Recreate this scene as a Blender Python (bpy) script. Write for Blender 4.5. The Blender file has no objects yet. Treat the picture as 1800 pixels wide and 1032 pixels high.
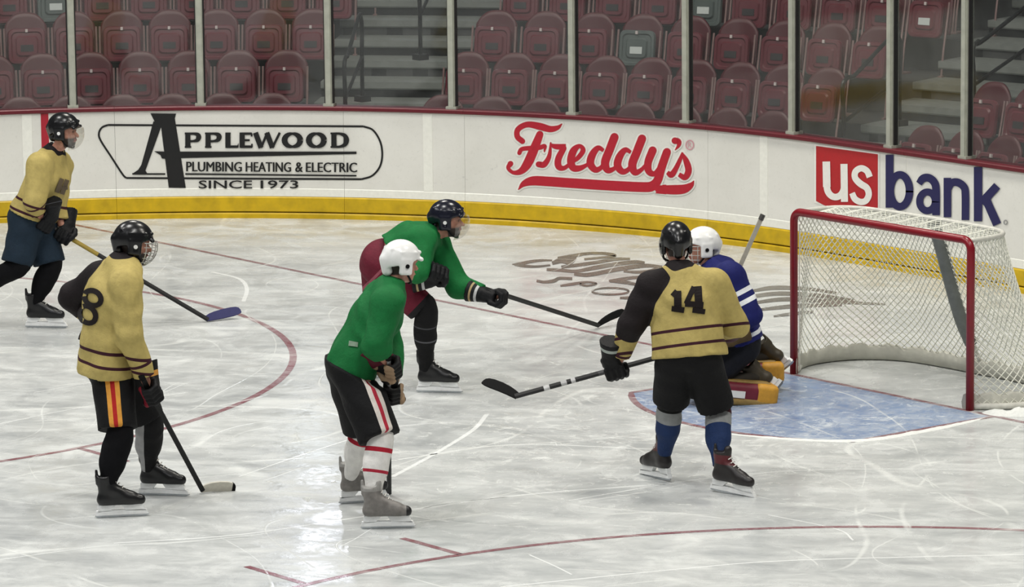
import bpy, math, random
import numpy as np
from mathutils import Vector, Matrix
from mathutils.bvhtree import BVHTree

random.seed(7)
SC = bpy.context.scene
COL = SC.collection
R = math.radians

# ---------------------------------------------------------------- camera
# goal line = X axis, goal mouth faces -Y, end boards at +Y, ice at Z = 0
FPX = 7877.36                       # focal length in pixels of the 1800 x 1032 frame
CAM = np.array([23.78767, -22.17271, 6.28064])
CR = np.array([0.62008215, 0.78446975, -0.01026382])
CU = np.array([-0.12530352, 0.1119436, 0.98578276])
CF = np.array([-0.77446572, 0.6099802, -0.16771105])
cam_data = bpy.data.cameras.new('camera')
cam_data.sensor_width = 36.0
cam_data.lens = FPX / 1800.0 * 36.0
cam_data.clip_end = 400
cam = bpy.data.objects.new('camera', cam_data)
COL.objects.link(cam)
cam.matrix_world = Matrix(((CR[0], CU[0], -CF[0], CAM[0]),
                           (CR[1], CU[1], -CF[1], CAM[1]),
                           (CR[2], CU[2], -CF[2], CAM[2]), (0, 0, 0, 1)))
SC.camera = cam

# ---------------------------------------------------------------- world, lights, exposure
world = bpy.data.worlds.new('arena_world'); SC.world = world
world.use_nodes = True
bg = world.node_tree.nodes['Background']
bg.inputs[0].default_value = (0.78, 0.80, 0.80, 1)
bg.inputs[1].default_value = 0.15

def area(name, loc, size, power, col=(1, 1, 1), aim=None):
    l = bpy.data.lights.new(name, 'AREA'); l.shape = 'RECTANGLE'
    l.size, l.size_y = size; l.energy = power; l.color = col
    o = bpy.data.objects.new(name, l); COL.objects.link(o); o.location = loc
    if aim is not None:
        o.rotation_euler = (Vector(aim) - Vector(loc)).to_track_quat('-Z', 'Y').to_euler()
    return o
# rows of high-bay lamps hung over the ice sheet
for ix in range(3):
    for iy in range(3):
        area('high_bay_lamp', (-9.0 + 8.6 * ix, .5 - 8.6 * iy, 12.0), (2.4, 2.4), (580, 540, 400)[iy], ((1.0, .96, .87), (1.0, .985, .95), (.975, .985, 1.0))[iy])
# floodlight on the concourse wall beyond the corner stand, mirrored in the wet ice
area('concourse_floodlight', (-20.0, 9.3, 6.2), (0.36, 0.45), 32, (0.86, 0.90, 1.0), aim=(1.5, -6.1, 0))

SC.view_settings.view_transform = 'Standard'
SC.view_settings.look = 'None'
SC.view_settings.gamma = 1.0
SC.view_settings.use_curve_mapping = False
SC.view_settings.exposure = 0.0

# ---------------------------------------------------------------- helpers
def nrm(v):
    v = np.asarray(v, float); return v / max(np.linalg.norm(v), 1e-9)
FH = nrm([CF[0], CF[1], 0])         # horizontal viewing direction
RH = nrm([CR[0], CR[1], 0])
UP = np.array([0., 0., 1.])
def ray(u, v):
    return CF + (u - 900.0) / FPX * CR - (v - 516.0) / FPX * CU
def on_ice(u, v, z=0.0):
    d = ray(u, v); return CAM + d * ((z - CAM[2]) / d[2])
def at(u, v, dist):
    d = ray(u, v); return CAM + d * (dist / (d @ FH))
def dist_of(p):
    return (np.asarray(p) - CAM) @ FH

def tag(o, label=None, cat=None, group=None, kind=None):
    if label: o['label'] = label
    if cat: o['category'] = cat
    if group: o['group'] = group
    if kind: o['kind'] = kind
    return o
def mesh_data(name, verts, faces, mat=None, smooth=False):
    me = bpy.data.meshes.new(name)
    me.from_pydata([tuple(map(float, v)) for v in verts], [], [tuple(int(i) for i in f) for f in faces])
    if mat is not None: me.materials.append(mat)
    if smooth: me.polygons.foreach_set('use_smooth', [True] * len(me.polygons))
    me.update()
    return me
def link(name, me, parent=None, loc=None):
    o = bpy.data.objects.new(name, me); COL.objects.link(o)
    if parent is not None: o.parent = parent
    if loc is not None: o.location = tuple(map(float, loc))
    return o
def mobj(name, verts, faces, mat, parent=None, loc=None, smooth=False):
    return link(name, mesh_data(name, verts, faces, mat, smooth), parent, loc)
def empty(name, loc, rz=0.0):
    o = bpy.data.objects.new(name, None); COL.objects.link(o)
    o.location = tuple(map(float, loc)); o.rotation_euler = (0, 0, rz); o.empty_display_size = 0.1
    return o

class MB:
    """collects simple solids into one mesh"""
    def __init__(s): s.v = []; s.f = []
    def add(s, V, F):
        n = len(s.v); s.v += [tuple(map(float, p)) for p in V]; s.f += [tuple(i + n for i in f) for f in F]; return s
    def box(s, c, half, ax=None):
        c = np.asarray(c, float)
        X, Y, Z = (np.eye(3) if ax is None else ax)
        V = [c + sx * half[0] * X + sy * half[1] * Y + sz * half[2] * Z
             for sz in (-1, 1) for sy in (-1, 1) for sx in (-1, 1)]
        return s.add(V, [(0, 2, 3, 1), (4, 5, 7, 6), (0, 1, 5, 4), (2, 6, 7, 3), (0, 4, 6, 2), (1, 3, 7, 5)])
    def tube(s, pts, r, n=8, closed=False, caps=True):
        pts = [np.asarray(p, float) for p in pts]; m = len(pts)
        rr = r if hasattr(r, '__len__') else [r] * m
        V = []; F = []
        t0 = nrm(pts[1] - pts[0]); ref = UP if abs(t0[2]) < .9 else np.array([1., 0, 0])
        a = nrm(np.cross(t0, ref))
        for i, p in enumerate(pts):
            if closed: t = nrm(pts[(i + 1) % m] - pts[i - 1])
            else: t = nrm(pts[min(i + 1, m - 1)] - pts[max(i - 1, 0)])
            a = nrm(a - t * (a @ t)); b = np.cross(t, a)
            for k in range(n):
                w = 2 * math.pi * k / n
                V.append(p + rr[i] * (math.cos(w) * a + math.sin(w) * b))
        for i in range(m if closed else m - 1):
            j = (i + 1) % m
            for k in range(n):
                l = (k + 1) % n
                F.append((i * n + k, i * n + l, j * n + l, j * n + k))
        if caps and not closed:
            F.append(tuple(range(n - 1, -1, -1))); F.append(tuple((m - 1) * n + k for k in range(n)))
        return s.add(V, F)
    def prism(s, poly, o, X, Y, N, th):
        """polygon (list of xy) in plane o,X,Y thickened by th along N, centred"""
        n = len(poly); V = []
        for sgn in (-.5, .5):
            for (x, y) in poly: V.append(np.asarray(o) + x * np.asarray(X) + y * np.asarray(Y) + sgn * th * np.asarray(N))
        F = [tuple(range(n - 1, -1, -1)), tuple(range(n, 2 * n))]
        F += [(i, (i + 1) % n, n + (i + 1) % n, n + i) for i in range(n)]
        return s.add(V, F)
    def grid(s, P, flip=False):
        """P: rows x cols x 3"""
        P = np.asarray(P); a, b = P.shape[:2]
        F = [(i * b + j, i * b + j + 1, (i + 1) * b + j + 1, (i + 1) * b + j) for i in range(a - 1) for j in range(b - 1)]
        if flip: F = [f[::-1] for f in F]
        return s.add(P.reshape(-1, 3), F)
    def build(s, name, mat, parent=None, loc=None, smooth=False, off=None):
        v = s.v if off is None else [tuple(np.asarray(p) - off) for p in s.v]
        return mobj(name, v, s.f, mat, parent, loc, smooth)

def bez(pts, n=6):
    """Catmull-Rom resampling of a list of points of any dimension"""
    P = [np.asarray(p, float) for p in pts]
    if len(P) < 3: return [P[0] + (P[-1] - P[0]) * k / n for k in range(n + 1)]
    Q = [2 * P[0] - P[1]] + P + [2 * P[-1] - P[-2]]
    out = []
    for i in range(1, len(Q) - 2):
        for k in range(n):
            t = k / n
            out.append(.5 * ((2 * Q[i]) + (-Q[i - 1] + Q[i + 1]) * t + (2 * Q[i - 1] - 5 * Q[i] + 4 * Q[i + 1] - Q[i + 2]) * t * t
                             + (-Q[i - 1] + 3 * Q[i] - 3 * Q[i + 1] + Q[i + 2]) * t ** 3))
    out.append(P[-1]); return out

# ---- materials
def lin(c):
    return tuple(((x / 255.) / 12.92 if x / 255. <= .04045 else ((x / 255. + .055) / 1.055) ** 2.4) for x in c)
class NT:
    def __init__(s, name):
        s.m = bpy.data.materials.new(name); s.m.use_nodes = True; s.t = s.m.node_tree
        s.p = s.t.nodes['Principled BSDF']; s.out = s.t.nodes['Material Output']
    def n(s, typ, **kw):
        x = s.t.nodes.new(typ)
        for k, v in kw.items(): setattr(x, k, v)
        return x
    def l(s, a, b): s.t.links.new(a, b)
    def put(s, sock, val):
        if hasattr(val, 'links') or isinstance(val, bpy.types.NodeSocket): s.l(val, sock)
        else: sock.default_value = val
    def math(s, op, a, b=0.0, c=None):
        x = s.n('ShaderNodeMath', operation=op)
        s.put(x.inputs[0], a); s.put(x.inputs[1], b)
        if c is not None: s.put(x.inputs[2], c)
        return x.outputs[0]
    def mix(s, fac, a, b):
        x = s.n('ShaderNodeMix', data_type='RGBA')
        s.put(x.inputs[0], fac)
        for sk, v in ((x.inputs[6], a), (x.inputs[7], b)):
            s.put(sk, v if isinstance(v, bpy.types.NodeSocket) else tuple(v[:3]) + (1,))
        return x.outputs[2]
    def pos(s, scale=(1, 1, 1), rot=0.0):
        tc = s.n('ShaderNodeNewGeometry')
        mp = s.n('ShaderNodeMapping'); mp.inputs['Scale'].default_value = scale; mp.inputs['Rotation'].default_value = (0, 0, rot)
        s.l(tc.outputs['Position'], mp.inputs[0]); return mp.outputs[0]
    def noise(s, vec, scale, detail=4, rough=.55, dist=0.0):
        x = s.n('ShaderNodeTexNoise'); x.inputs['Scale'].default_value = scale; x.inputs['Detail'].default_value = detail
        x.inputs['Roughness'].default_value = rough; x.inputs['Distortion'].default_value = dist
        if vec is not None: s.l(vec, x.inputs['Vector'])
        return x.outputs['Fac']
    def ramp(s, fac, lo, hi, a=0.0, b=1.0):
        x = s.n('ShaderNodeMapRange'); x.clamp = True
        for i, v in ((0, fac), (1, lo), (2, hi), (3, a), (4, b)): s.put(x.inputs[i], v)
        return x.outputs[0]
    def attr(s, name):
        x = s.n('ShaderNodeAttribute'); x.attribute_name = name; return x.outputs['Fac']
    def bump(s, h, strength=.3, dist=.01):
        x = s.n('ShaderNodeBump'); x.inputs['Strength'].default_value = strength; x.inputs['Distance'].default_value = dist
        s.l(h, x.inputs['Height']); s.l(x.outputs[0], s.p.inputs['Normal'])
def mat(name, rgb, rough=.5, metal=0.0, var=.12, scale=30., bump=0.0, spec=.5):
    """plain procedural surface: sRGB 0-255 colour with fine noise mottling"""
    t = NT(name); c = lin(rgb)
    nz = t.noise(t.pos(), scale, 3)
    f = t.ramp(nz, .3, .7, 1 - var, 1 + var)
    vm = t.n('ShaderNodeVectorMath', operation='SCALE'); vm.inputs[0].default_value = c; t.l(f, vm.inputs['Scale'])
    t.l(vm.outputs[0], t.p.inputs['Base Color'])
    t.p.inputs['Roughness'].default_value = rough; t.p.inputs['Metallic'].default_value = metal
    t.p.inputs['Specular IOR Level'].default_value = spec
    if bump: t.bump(nz, bump, .01)
    return t.m
def banded(name, rgb, bands, rough=.75, cloth=True, var=.1):
    """base colour plus bands [(mask_attr or None, attr, lo, hi, rgb)] read from mesh float attributes"""
    t = NT(name); nz = t.noise(t.pos(), 22, 4)
    colr = None
    base = t.n('ShaderNodeRGB'); base.outputs[0].default_value = lin(rgb) + (1,); colr = base.outputs[0]
    for (mk, at_, lo, hi, c) in bands:
        a = t.attr(at_)
        m = t.math('MULTIPLY', t.math('GREATER_THAN', a, lo), t.math('LESS_THAN', a, hi))
        if mk: m = t.math('MULTIPLY', m, t.math('GREATER_THAN', t.attr(mk), .5))
        colr = t.mix(m, colr, lin(c))
    f = t.ramp(nz, .3, .7, 1 - var, 1 + var)
    vm = t.n('ShaderNodeVectorMath', operation='SCALE'); t.l(colr, vm.inputs[0]); t.l(f, vm.inputs['Scale'])
    t.l(vm.outputs[0], t.p.inputs['Base Color'])
    t.p.inputs['Roughness'].default_value = rough; t.p.inputs['Specular IOR Level'].default_value = .25 if cloth else .5
    if cloth: t.bump(t.noise(t.pos(), 45, 3, .6, .6), .35, .012)
    return t.m

# ---- flat print built from strokes: lists of (x, y, width)
def stroke_quads(pts, n=6, cap=False, smooth=True):
    P = bez(pts, n) if smooth else [np.asarray(p, float) for p in pts]
    V = []; F = []
    m = len(P)
    for i, p in enumerate(P):
        a = P[max(i - 1, 0)][:2]; b = P[min(i + 1, m - 1)][:2]; t = nrm(b - a); k = np.array([-t[1], t[0]])
        w = max(p[2], .5) / 2
        V += [p[:2] + k * w, p[:2] - k * w]
    F = [(2 * i, 2 * i + 1, 2 * i + 3, 2 * i + 2) for i in range(m - 1)]
    if cap:
        for p in (P[0], P[-1]):
            n0 = len(V); V += [p[:2] + p[2] / 2 * np.array([math.cos(w), math.sin(w)]) for w in np.linspace(0, 2 * math.pi, 14)[:-1]]
            F.append(tuple(range(n0, n0 + 13)))
    return V, F
def ellipse_stroke(cx, cy, rx, ry, w, n=28, a0=0, a1=366):
    return [(cx + rx * math.cos(R(a)), cy + ry * math.sin(R(a)), w) for a in np.linspace(a0, a1, n)]
def subdivide_poly(poly, n=8):
    """closed polygon with edges cut into n pieces"""
    out = []
    for i, p in enumerate(poly):
        q = poly[(i + 1) % len(poly)]
        for k in range(n): out.append((p[0] + (q[0] - p[0]) * k / n, p[1] + (q[1] - p[1]) * k / n))
    return out
class Print:
    """2-D print, mapped to the surface with fn(x, y) -> point"""
    def __init__(s): s.V = []; s.F = []; s.I = []; s.k = 0
    def add(s, V, F):
        V = [tuple(p[:2]) for p in V]; n = len(s.V); s.V += V; s.I += [s.k] * len(V); s.k += 1
        for f in F:     # every face turned the same way
            A = sum(V[f[i - 1]][0] * V[f[i]][1] - V[f[i]][0] * V[f[i - 1]][1] for i in range(len(f)))
            s.F.append(tuple(i + n for i in (f if A < 0 else f[::-1])))
        return s
    def stroke(s, pts, **k): return s.add(*stroke_quads(pts, **k))
    def poly(s, pts): return s.add(pts, [tuple(range(len(pts)))])
    def text(s, body, x0, x1, yt0, yb0, yt1=None, yb1=None, bold=0.0):
        """text set into the box x0..x1 with top/bottom lines (left and right end)"""
        yt1 = yt0 if yt1 is None else yt1; yb1 = yb0 if yb1 is None else yb1
        cu = bpy.data.curves.new('lettering', 'FONT'); cu.body = body; cu.offset = bold; cu.resolution_u = 3
        o = bpy.data.objects.new('lettering', cu); COL.objects.link(o)
        dg = bpy.context.evaluated_depsgraph_get(); me = o.evaluated_get(dg).to_mesh()
        V = np.array([v.co[:2] for v in me.vertices]); F = [tuple(p.vertices) for p in me.polygons]
        o.evaluated_get(dg).to_mesh_clear(); bpy.data.objects.remove(o); bpy.data.curves.remove(cu)
        a, b = V.min(0), V.max(0); T = (V - a) / (b - a)
        X = x0 + (x1 - x0) * T[:, 0]
        Yb = yb0 + (yb1 - yb0) * T[:, 0]; Yt = yt0 + (yt1 - yt0) * T[:, 0]
        return s.add(np.c_[X, Yb + (Yt - Yb) * T[:, 1]], F)
    def build(s, name, fn, mt, parent, off=None):
        lay = getattr(fn, 'layers', False)
        W = [fn(x, y, i) if lay else fn(x, y) for (x, y), i in zip(s.V, s.I)]
        if off is not None: W = [np.asarray(w) - off for w in W]
        return mobj(name, W, s.F, mt, parent)
# ================================================================= the ice sheet
BR, BX, BY = 7.6, -4.6, 3.84        # corner radius of the boards, where the corner begins, end board line
BC = np.array([BX, BY - BR])
def bpt(s, d=0.0, z=0.0):
    """point on the boards: s metres left of the corner's start, d behind the face, height z"""
    if s <= 0: return np.array([BX - s, BY + d, z])
    L = BR * math.pi / 2
    if s > L: return np.array([BC[0] - BR - d, BC[1] - (s - L), z])
    th = s / BR
    return np.array([BC[0] - (BR + d) * math.sin(th), BC[1] + (BR + d) * math.cos(th), z])
def bnormal(s):
    """outward direction (away from the ice)"""
    if s <= 0: return np.array([0., 1, 0])
    th = min(s / BR, math.pi / 2); return np.array([-math.sin(th), math.cos(th), 0])
def behind(p):
    x, y = p[0], p[1]
    if x >= BX: return y - BY
    if y <= BC[1]: return BC[0] - BR - x
    return math.hypot(x - BC[0], y - BC[1]) - BR
def on_boards(u, v, d=-0.012):
    """point of the board face seen at a pixel, d metres proud of the panel"""
    lo, hi = -1.0, 4.0
    for _ in range(40):
        m = (lo + hi) / 2
        if behind(on_ice(u, v, m)) > d: lo = m
        else: hi = m
    return on_ice(u, v, lo)

def ice_material(name, paint=None, cover=.35):
    t = NT(name)
    P = t.pos()
    big = t.noise(P, .55, 5, .6, .4)
    mid = t.noise(P, 2.6, 6, .65, .8)
    fine = t.noise(P, 14, 5, .7, .5)
    def along_dir(ang, sx, sy):
        g = t.n('ShaderNodeNewGeometry'); vr = t.n('ShaderNodeVectorRotate'); vr.rotation_type = 'Z_AXIS'; vr.inputs['Angle'].default_value = -ang
        t.l(g.outputs['Position'], vr.inputs['Vector']); mp = t.n('ShaderNodeMapping'); mp.inputs['Scale'].default_value = (sx, sy, 1)
        t.l(vr.outputs[0], mp.inputs[0]); return mp.outputs[0]
    st1 = t.noise(along_dir(.95, .5, 3.2), 1.1, 5, .6, .3)
    st2 = t.noise(along_dir(.55, .4, 4.5), 1.3, 5, .62, .3)
    shade = t.math('ADD', t.math('MULTIPLY', big, .45), t.math('ADD', t.math('MULTIPLY', mid, .40), t.math('MULTIPLY', fine, .12)))
    shade = t.math('ADD', shade, t.math('MULTIPLY', t.math('SUBTRACT', st1, .5), .45))
    shade = t.math('ADD', shade, t.math('MULTIPLY', t.math('SUBTRACT', st2, .5), .35))
    f = t.ramp(shade, .32, .72)
    c = t.mix(f, lin((172, 175, 175)), lin((226, 228, 225)))
    # thin curved skate cuts: contour lines of slow noises
    sc = None
    for (k, (scl, off, w)) in enumerate(((.16, 0, .0008), (.2, 13, .0008), (.13, 31, .0006), (.28, 47, .0010))):
        mp = t.n('ShaderNodeMapping'); mp.inputs['Location'].default_value = (off, off * .37, 0)
        g = t.n('ShaderNodeNewGeometry'); t.l(g.outputs['Position'], mp.inputs[0])
        nz = t.noise(mp.outputs[0], scl, 1, .3, .5)
        for lv in (.42, .5, .57):
            ln = t.ramp(t.math('ABSOLUTE', t.math('SUBTRACT', nz, lv)), w * .4, w * 1.6, 1, 0)
            sc = ln if sc is None else t.math('MAXIMUM', sc, ln)
    brk = t.ramp(t.noise(P, 1.7, 3), .42, .56)
    sc = t.math('MULTIPLY', t.math('MULTIPLY', sc, brk), .5)
    # ploughed snow around the crease and slot
    vd = t.n('ShaderNodeVectorMath', operation='DISTANCE'); g = t.n('ShaderNodeNewGeometry')
    t.l(g.outputs['Position'], vd.inputs[0]); vd.inputs[1].default_value = (.3, -2.0, 0)
    near = t.ramp(vd.outputs['Value'], 1.2, 5.0, 1, 0)
    sn = t.ramp(t.noise(P, 5.5, 6, .75, 1.2), t.math('SUBTRACT', .69, t.math('MULTIPLY', near, .16)), .76)
    snow = t.math('MULTIPLY', sn, .85)
    if paint is not None:
        cov = t.math('MULTIPLY', t.ramp(t.math('ADD', t.math('MULTIPLY', fine, .5), t.math('MULTIPLY', mid, .5)), .40, .66), cover)
        c = t.mix(t.math('SUBTRACT', 1.0, cov), c, lin(paint))
    c = t.mix(sc, c, lin((238, 240, 236)))
    c = t.mix(snow, c, lin((236, 238, 234)))
    t.l(c, t.p.inputs['Base Color'])
    rg = t.ramp(t.math('ADD', mid, t.math('MULTIPLY', snow, .5)), .35, .72, .085, .45)
    t.l(rg, t.p.inputs['Roughness'])
    t.p.inputs['IOR'].default_value = 1.31
    t.p.inputs['Specular IOR Level'].default_value = .38
    h = t.math('ADD', t.math('MULTIPLY', fine, .3), t.math('ADD', t.math('MULTIPLY', snow, .8), t.math('MULTIPLY', sc, .4)))
    t.bump(h, .35, .012)
    return t.m
M_ICE = ice_material('ice')
M_REDLINE = ice_material('ice_red_paint', (122, 66, 76), .45)
M_CIRCLE = ice_material('ice_circle_paint', (132, 76, 84), .45)
M_BLUE = ice_material('ice_blue_paint', (120, 143, 180), .6)
M_GREY = ice_material('ice_grey_paint', (88, 83, 77), .08)

# floor: one slab of ice
pl = [bpt(s)[:2] for s in np.linspace(-22, 30, 160)]
poly = [tuple(p) for p in pl] + [(-12.2, -40), (17.4, -40)]
v = [(x, y, 0) for x, y in poly] + [(x, y, -.05) for x, y in poly]; n = len(poly)
ice = mobj('floor', v, [tuple(range(n - 1, -1, -1)), tuple(range(n, 2 * n))] + [(i, (i + 1) % n, n + (i + 1) % n, n + i) for i in range(n)], M_ICE)
me = ice.data
if me.polygons[0].normal.z < 0: me.flip_normals()
tag(ice, 'scraped pale grey ice sheet of the hockey rink with skate marks', 'ice', kind='structure')

def ice_strip(name, pts, w, mt, z=.0012, closed=False):
    pts = [np.asarray(p, float)[:2] for p in pts]; m = len(pts); V = []
    for i, p in enumerate(pts):
        if closed: t = nrm(pts[(i + 1) % m] - pts[i - 1])
        else: t = nrm(pts[min(i + 1, m - 1)] - pts[max(i - 1, 0)])
        k = np.array([-t[1], t[0]]) * w / 2
        V += [(*(p + k), z), (*(p - k), z)]
    F = [(2 * i + 1, 2 * ((i + 1) % m) + 1, 2 * ((i + 1) % m), 2 * i) for i in range(m if closed else m - 1)]
    return mobj(name, V, F, mt, ice)
ice_strip('goal_line', [(-11.38, 0), (17.4, 0)], .05, M_REDLINE)
for cx in (-6.7, 6.7):
    ice_strip('faceoff_circle', [(cx + 4.545 * math.cos(a), -6.1 + 4.545 * math.sin(a)) for a in np.linspace(0, 2 * math.pi, 145)[:-1]], .055, M_CIRCLE, closed=True)
    for sx in (-1, 1):
        for sy in (-1, 1):
            x0 = cx + sx * 4.53
            ice_strip('hash_mark', [(x0, -6.18 + sy * .6), (x0 + sx * .6, -6.18 + sy * .6)], .05, M_CIRCLE)
    bpy_dot = ice_strip('faceoff_spot', [(cx + .15 * math.cos(a), -6.1 + .15 * math.sin(a)) for a in np.linspace(0, 2 * math.pi, 33)[:-1]], .3, M_CIRCLE, closed=True)
# goal crease: blue paint with a red border
cw = 1.2
arcp = [(1.83 * math.sin(a), -1.83 * math.cos(a)) for a in np.linspace(math.asin(cw / 1.83), -math.asin(cw / 1.83), 25)]
outline = [(cw, 0)] + arcp + [(-cw, 0)]
mobj('crease', [(x, y, .0008) for x, y in outline], [tuple(range(len(outline)))[::-1]], M_BLUE, ice)
if ice.children[-1].data.polygons[0].normal.z < 0: ice.children[-1].data.flip_normals()
ice_strip('crease_line', outline, .05, M_REDLINE, .0016)

# grey sponsor lettering painted in the ice behind the goal line
ZP = .0014
def icefn(ox, oy, sx=1.0, sy=1.0):
    f = lambda x, y, i: on_ice(ox + x / sx, oy + y / sy, ZP + .0001 * i)
    f.layers = True; return f
pr = Print(); k = 1800 / 290.
for st in ([(65, 215, 6), (150, 210, 22), (270, 185, 20), (390, 172, 16), (500, 172, 10)],
           [(90, 220, 12), (200, 235, 18), (330, 240, 16), (480, 225, 12)],
           [(500, 205, 22), (600, 170, 40), (690, 170, 55), (760, 130, 26)],
           [(560, 150, 20), (720, 125, 24), (880, 98, 18), (1040, 95, 18), (1160, 110, 20), (1185, 125, 14), (1060, 140, 16), (850, 160, 14)],
           [(600, 245, 20), (760, 225, 22), (980, 195, 22), (1180, 160, 22), (1350, 155, 14)],
           [(440, 272, 18), (600, 280, 22), (760, 290, 20), (950, 255, 26), (1180, 215, 26), (1400, 190, 24), (1510, 195, 14)],
           [(740, 320, 20), (880, 330, 26), (1060, 300, 26), (1250, 262, 28), (1500, 230, 26), (1700, 240, 14)],
           [(1280, 290, 14), (1420, 300, 18), (1560, 290, 22), (1660, 255, 20)],
           [(330, 395, 16), (420, 408, 18), (520, 395, 24), (580, 368, 20), (720, 372, 18)],
           [(590, 450, 12), (720, 430, 18), (880, 410, 14), (985, 425, 12), (880, 448, 14), (800, 430, 14)],
           [(1120, 395, 14), (1300, 370, 20), (1440, 355, 18), (1560, 340, 10)],
           [(1130, 395, 18), (1270, 405, 26), (1370, 425, 20), (1470, 445, 14)],
           [(1240, 582, 14), (1330, 580, 18), (1480, 565, 16)]):
    pr.stroke([(x, y, w * 1.7) for x, y, w in st])
pr.stroke(ellipse_stroke(1135, 508, 200, 36, 20))
pr.build('ice_lettering', icefn(890, 430, k, k), M_GREY, ice)
pr = Print()
for st in ([(1320, 512, 3), (1360, 506, 5), (1420, 508, 4), (1470, 515, 3)], [(1315, 522, 4), (1370, 516, 5), (1440, 520, 5), (1500, 528, 3)],
           [(1315, 534, 3), (1380, 526, 5), (1460, 530, 5), (1556, 535, 2)], [(1330, 545, 3), (1400, 538, 5), (1480, 536, 3)],
           [(1360, 556, 2), (1390, 552, 4), (1430, 548, 3)]):
    pr.stroke([(x, y, w * 1.5) for x, y, w in st])
pr.build('ice_lettering', icefn(0, 0), M_GREY, ice)

# long skate cuts across the near ice
M_CUT = ice_material('fresh_skate_cut', (242, 244, 242), .45)
for w, pts in ((.035, [(200, 955), (420, 940), (640, 908), (900, 872), (1150, 852)]), (.02, [(0, 984), (180, 960), (300, 955), (470, 938)]), (.05, [(690, 838), (760, 800), (830, 757), (856, 728)]),
               (.02, [(420, 838), (560, 790), (690, 752), (800, 742)]), (.018, [(930, 975), (975, 995), (1005, 1010)]), (.03, [(880, 1032), (1200, 1000), (1400, 985), (1800, 975)]),
               (.02, [(1000, 880), (1250, 840), (1480, 825), (1800, 828)]), (.02, [(0, 745), (150, 715), (330, 690)]), (.03, [(700, 808), (900, 782), (1150, 790)]),
               (.02, [(1350, 905), (1470, 930), (1500, 950)]), (.05, [(372, 478), (420, 490), (434, 508), (428, 530)]), (.02, [(60, 690), (200, 668), (330, 675)]), (.012, [(600, 960), (760, 890), (1190, 850)])):
    ice_strip('skate_mark', [on_ice(u, v) for u, v in bez(pts, 6)], w * .7, M_CUT, .0004)
# ================================================================= dasher boards
def board_material():
    t = NT('board_plastic'); P = t.pos()
    nz = t.noise(P, 1.6, 5, .6, .4); fine = t.noise(P, 34, 4, .7)
    c = t.mix(t.ramp(nz, .3, .75), lin((222, 221, 214)), lin((234, 233, 227)))
    sc = t.ramp(t.noise(t.pos((1, 1, 2.2)), 7, 5, .7, 1.5), .655, .72)
    c = t.mix(t.math('MULTIPLY', sc, .35), c, lin((150, 150, 148)))
    c = t.mix(t.math('MULTIPLY', t.ramp(fine, .55, .7), .12), c, lin((170, 168, 160)))
    t.l(c, t.p.inputs['Base Color']); t.p.inputs['Roughness'].default_value = .16
    return t.m
M_BOARD = board_material()
M_STRIP = mat('joint_strip_plastic', (240, 240, 232), .35, var=.04)
M_KICK = mat('yellow_kick_plastic', (200, 166, 8), .4, var=.16, scale=9)
M_CAP = mat('maroon_cap_plastic', (98, 16, 31), .4, var=.1)
M_REDMARK = mat('red_board_mark', (170, 30, 48), .4, var=.06)
M_BLACK = mat('black_print', (11, 11, 12), .6, var=.05)
M_RED = mat('red_print', (180, 24, 45), .45, var=.05)
M_BRED = mat('bank_red_print', (178, 30, 36), .45, var=.05)
M_NAVY = mat('navy_print', (29, 27, 80), .45, var=.05)
M_WHITE = mat('white_print', (238, 236, 230), .45, var=.03)
M_PALE = mat('pale_pink_print', (205, 150, 160), .45, var=.03)
M_ALU = mat('aluminium_stanchion', (176, 178, 166), .45, .25, var=.1, scale=14)
M_GASKET = mat('black_gasket', (28, 26, 27), .6, var=.1)
M_STEELB = mat('steel_backing', (60, 60, 62), .6, .4)
S0, S1 = -6.0, 13.2
def sweep(name, prof, s0, s1, mt, parent, step=.2, closed=True):
    """profile [(d, z)] carried along the boards from s0 to s1"""
    ss = np.linspace(s0, s1, max(2, int(math.ceil((s1 - s0) / step)) + 1))
    m = len(prof); V = []
    for s in ss: V += [bpt(s, d, z) for d, z in prof]
    F = []
    for i in range(len(ss) - 1):
        for k in range(m if closed else m - 1):
            l = (k + 1) % m; F.append((i * m + k, i * m + l, (i + 1) * m + l, (i + 1) * m + k))
    F.append(tuple(range(m - 1, -1, -1))); F.append(tuple((len(ss) - 1) * m + k for k in range(m)))
    return mobj(name, V, F, mt, parent)
wall = sweep('wall_boards', [(.03, 0), (.13, 0), (.13, 1.0), (.03, 1.0)], S0, S1, M_STEELB, None)
tag(wall, 'white dasher boards with yellow kick plate, maroon cap and glass around the rink corner', 'rink boards', kind='structure')
seams = [-5.6, -3.2, -.8, 1.6, 4.13, 5.3, 7.44, 9.8, 12.2]
edges = [S0] + seams + [S1]
panels = []
for a, b in zip(edges[:-1], edges[1:]):
    g = .0011
    panels.append((a, b, sweep('board_panel', [(0, .205), (0, 1.012), (.03, 1.012), (.03, .205)], a + g, b - g, M_BOARD, wall)))
    sweep('kick_plate', [(-.008, .062), (-.014, .07), (-.014, .192), (-.004, .204), (.03, .204), (.03, .062)], a + g, b - g, M_KICK, wall)
    sweep('kick_rail', [(-.016, .0), (-.016, .04), (-.008, .052), (.03, .052), (.03, .0)], a + g, b - g, M_KICK, wall)
    sweep('base_strip', [(-.004, .207), (-.004, .275), (.0, .282), (.02, .282), (.02, .207)], a + g, b - g, M_STRIP, wall)
    sweep('cap_rail', [(-.022, 1.012), (-.03, 1.02), (-.03, 1.044), (-.022, 1.052), (.15, 1.052), (.15, 1.012)], a + g, b - g, M_CAP, wall)
for s in (4.49, .96, 8.25, -2.9):
    sweep('joint_strip', [(-.004, .285), (-.004, 1.008), (.01, 1.008), (.01, .285)], s - .045, s + .045, M_STRIP, wall, .05)
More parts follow.
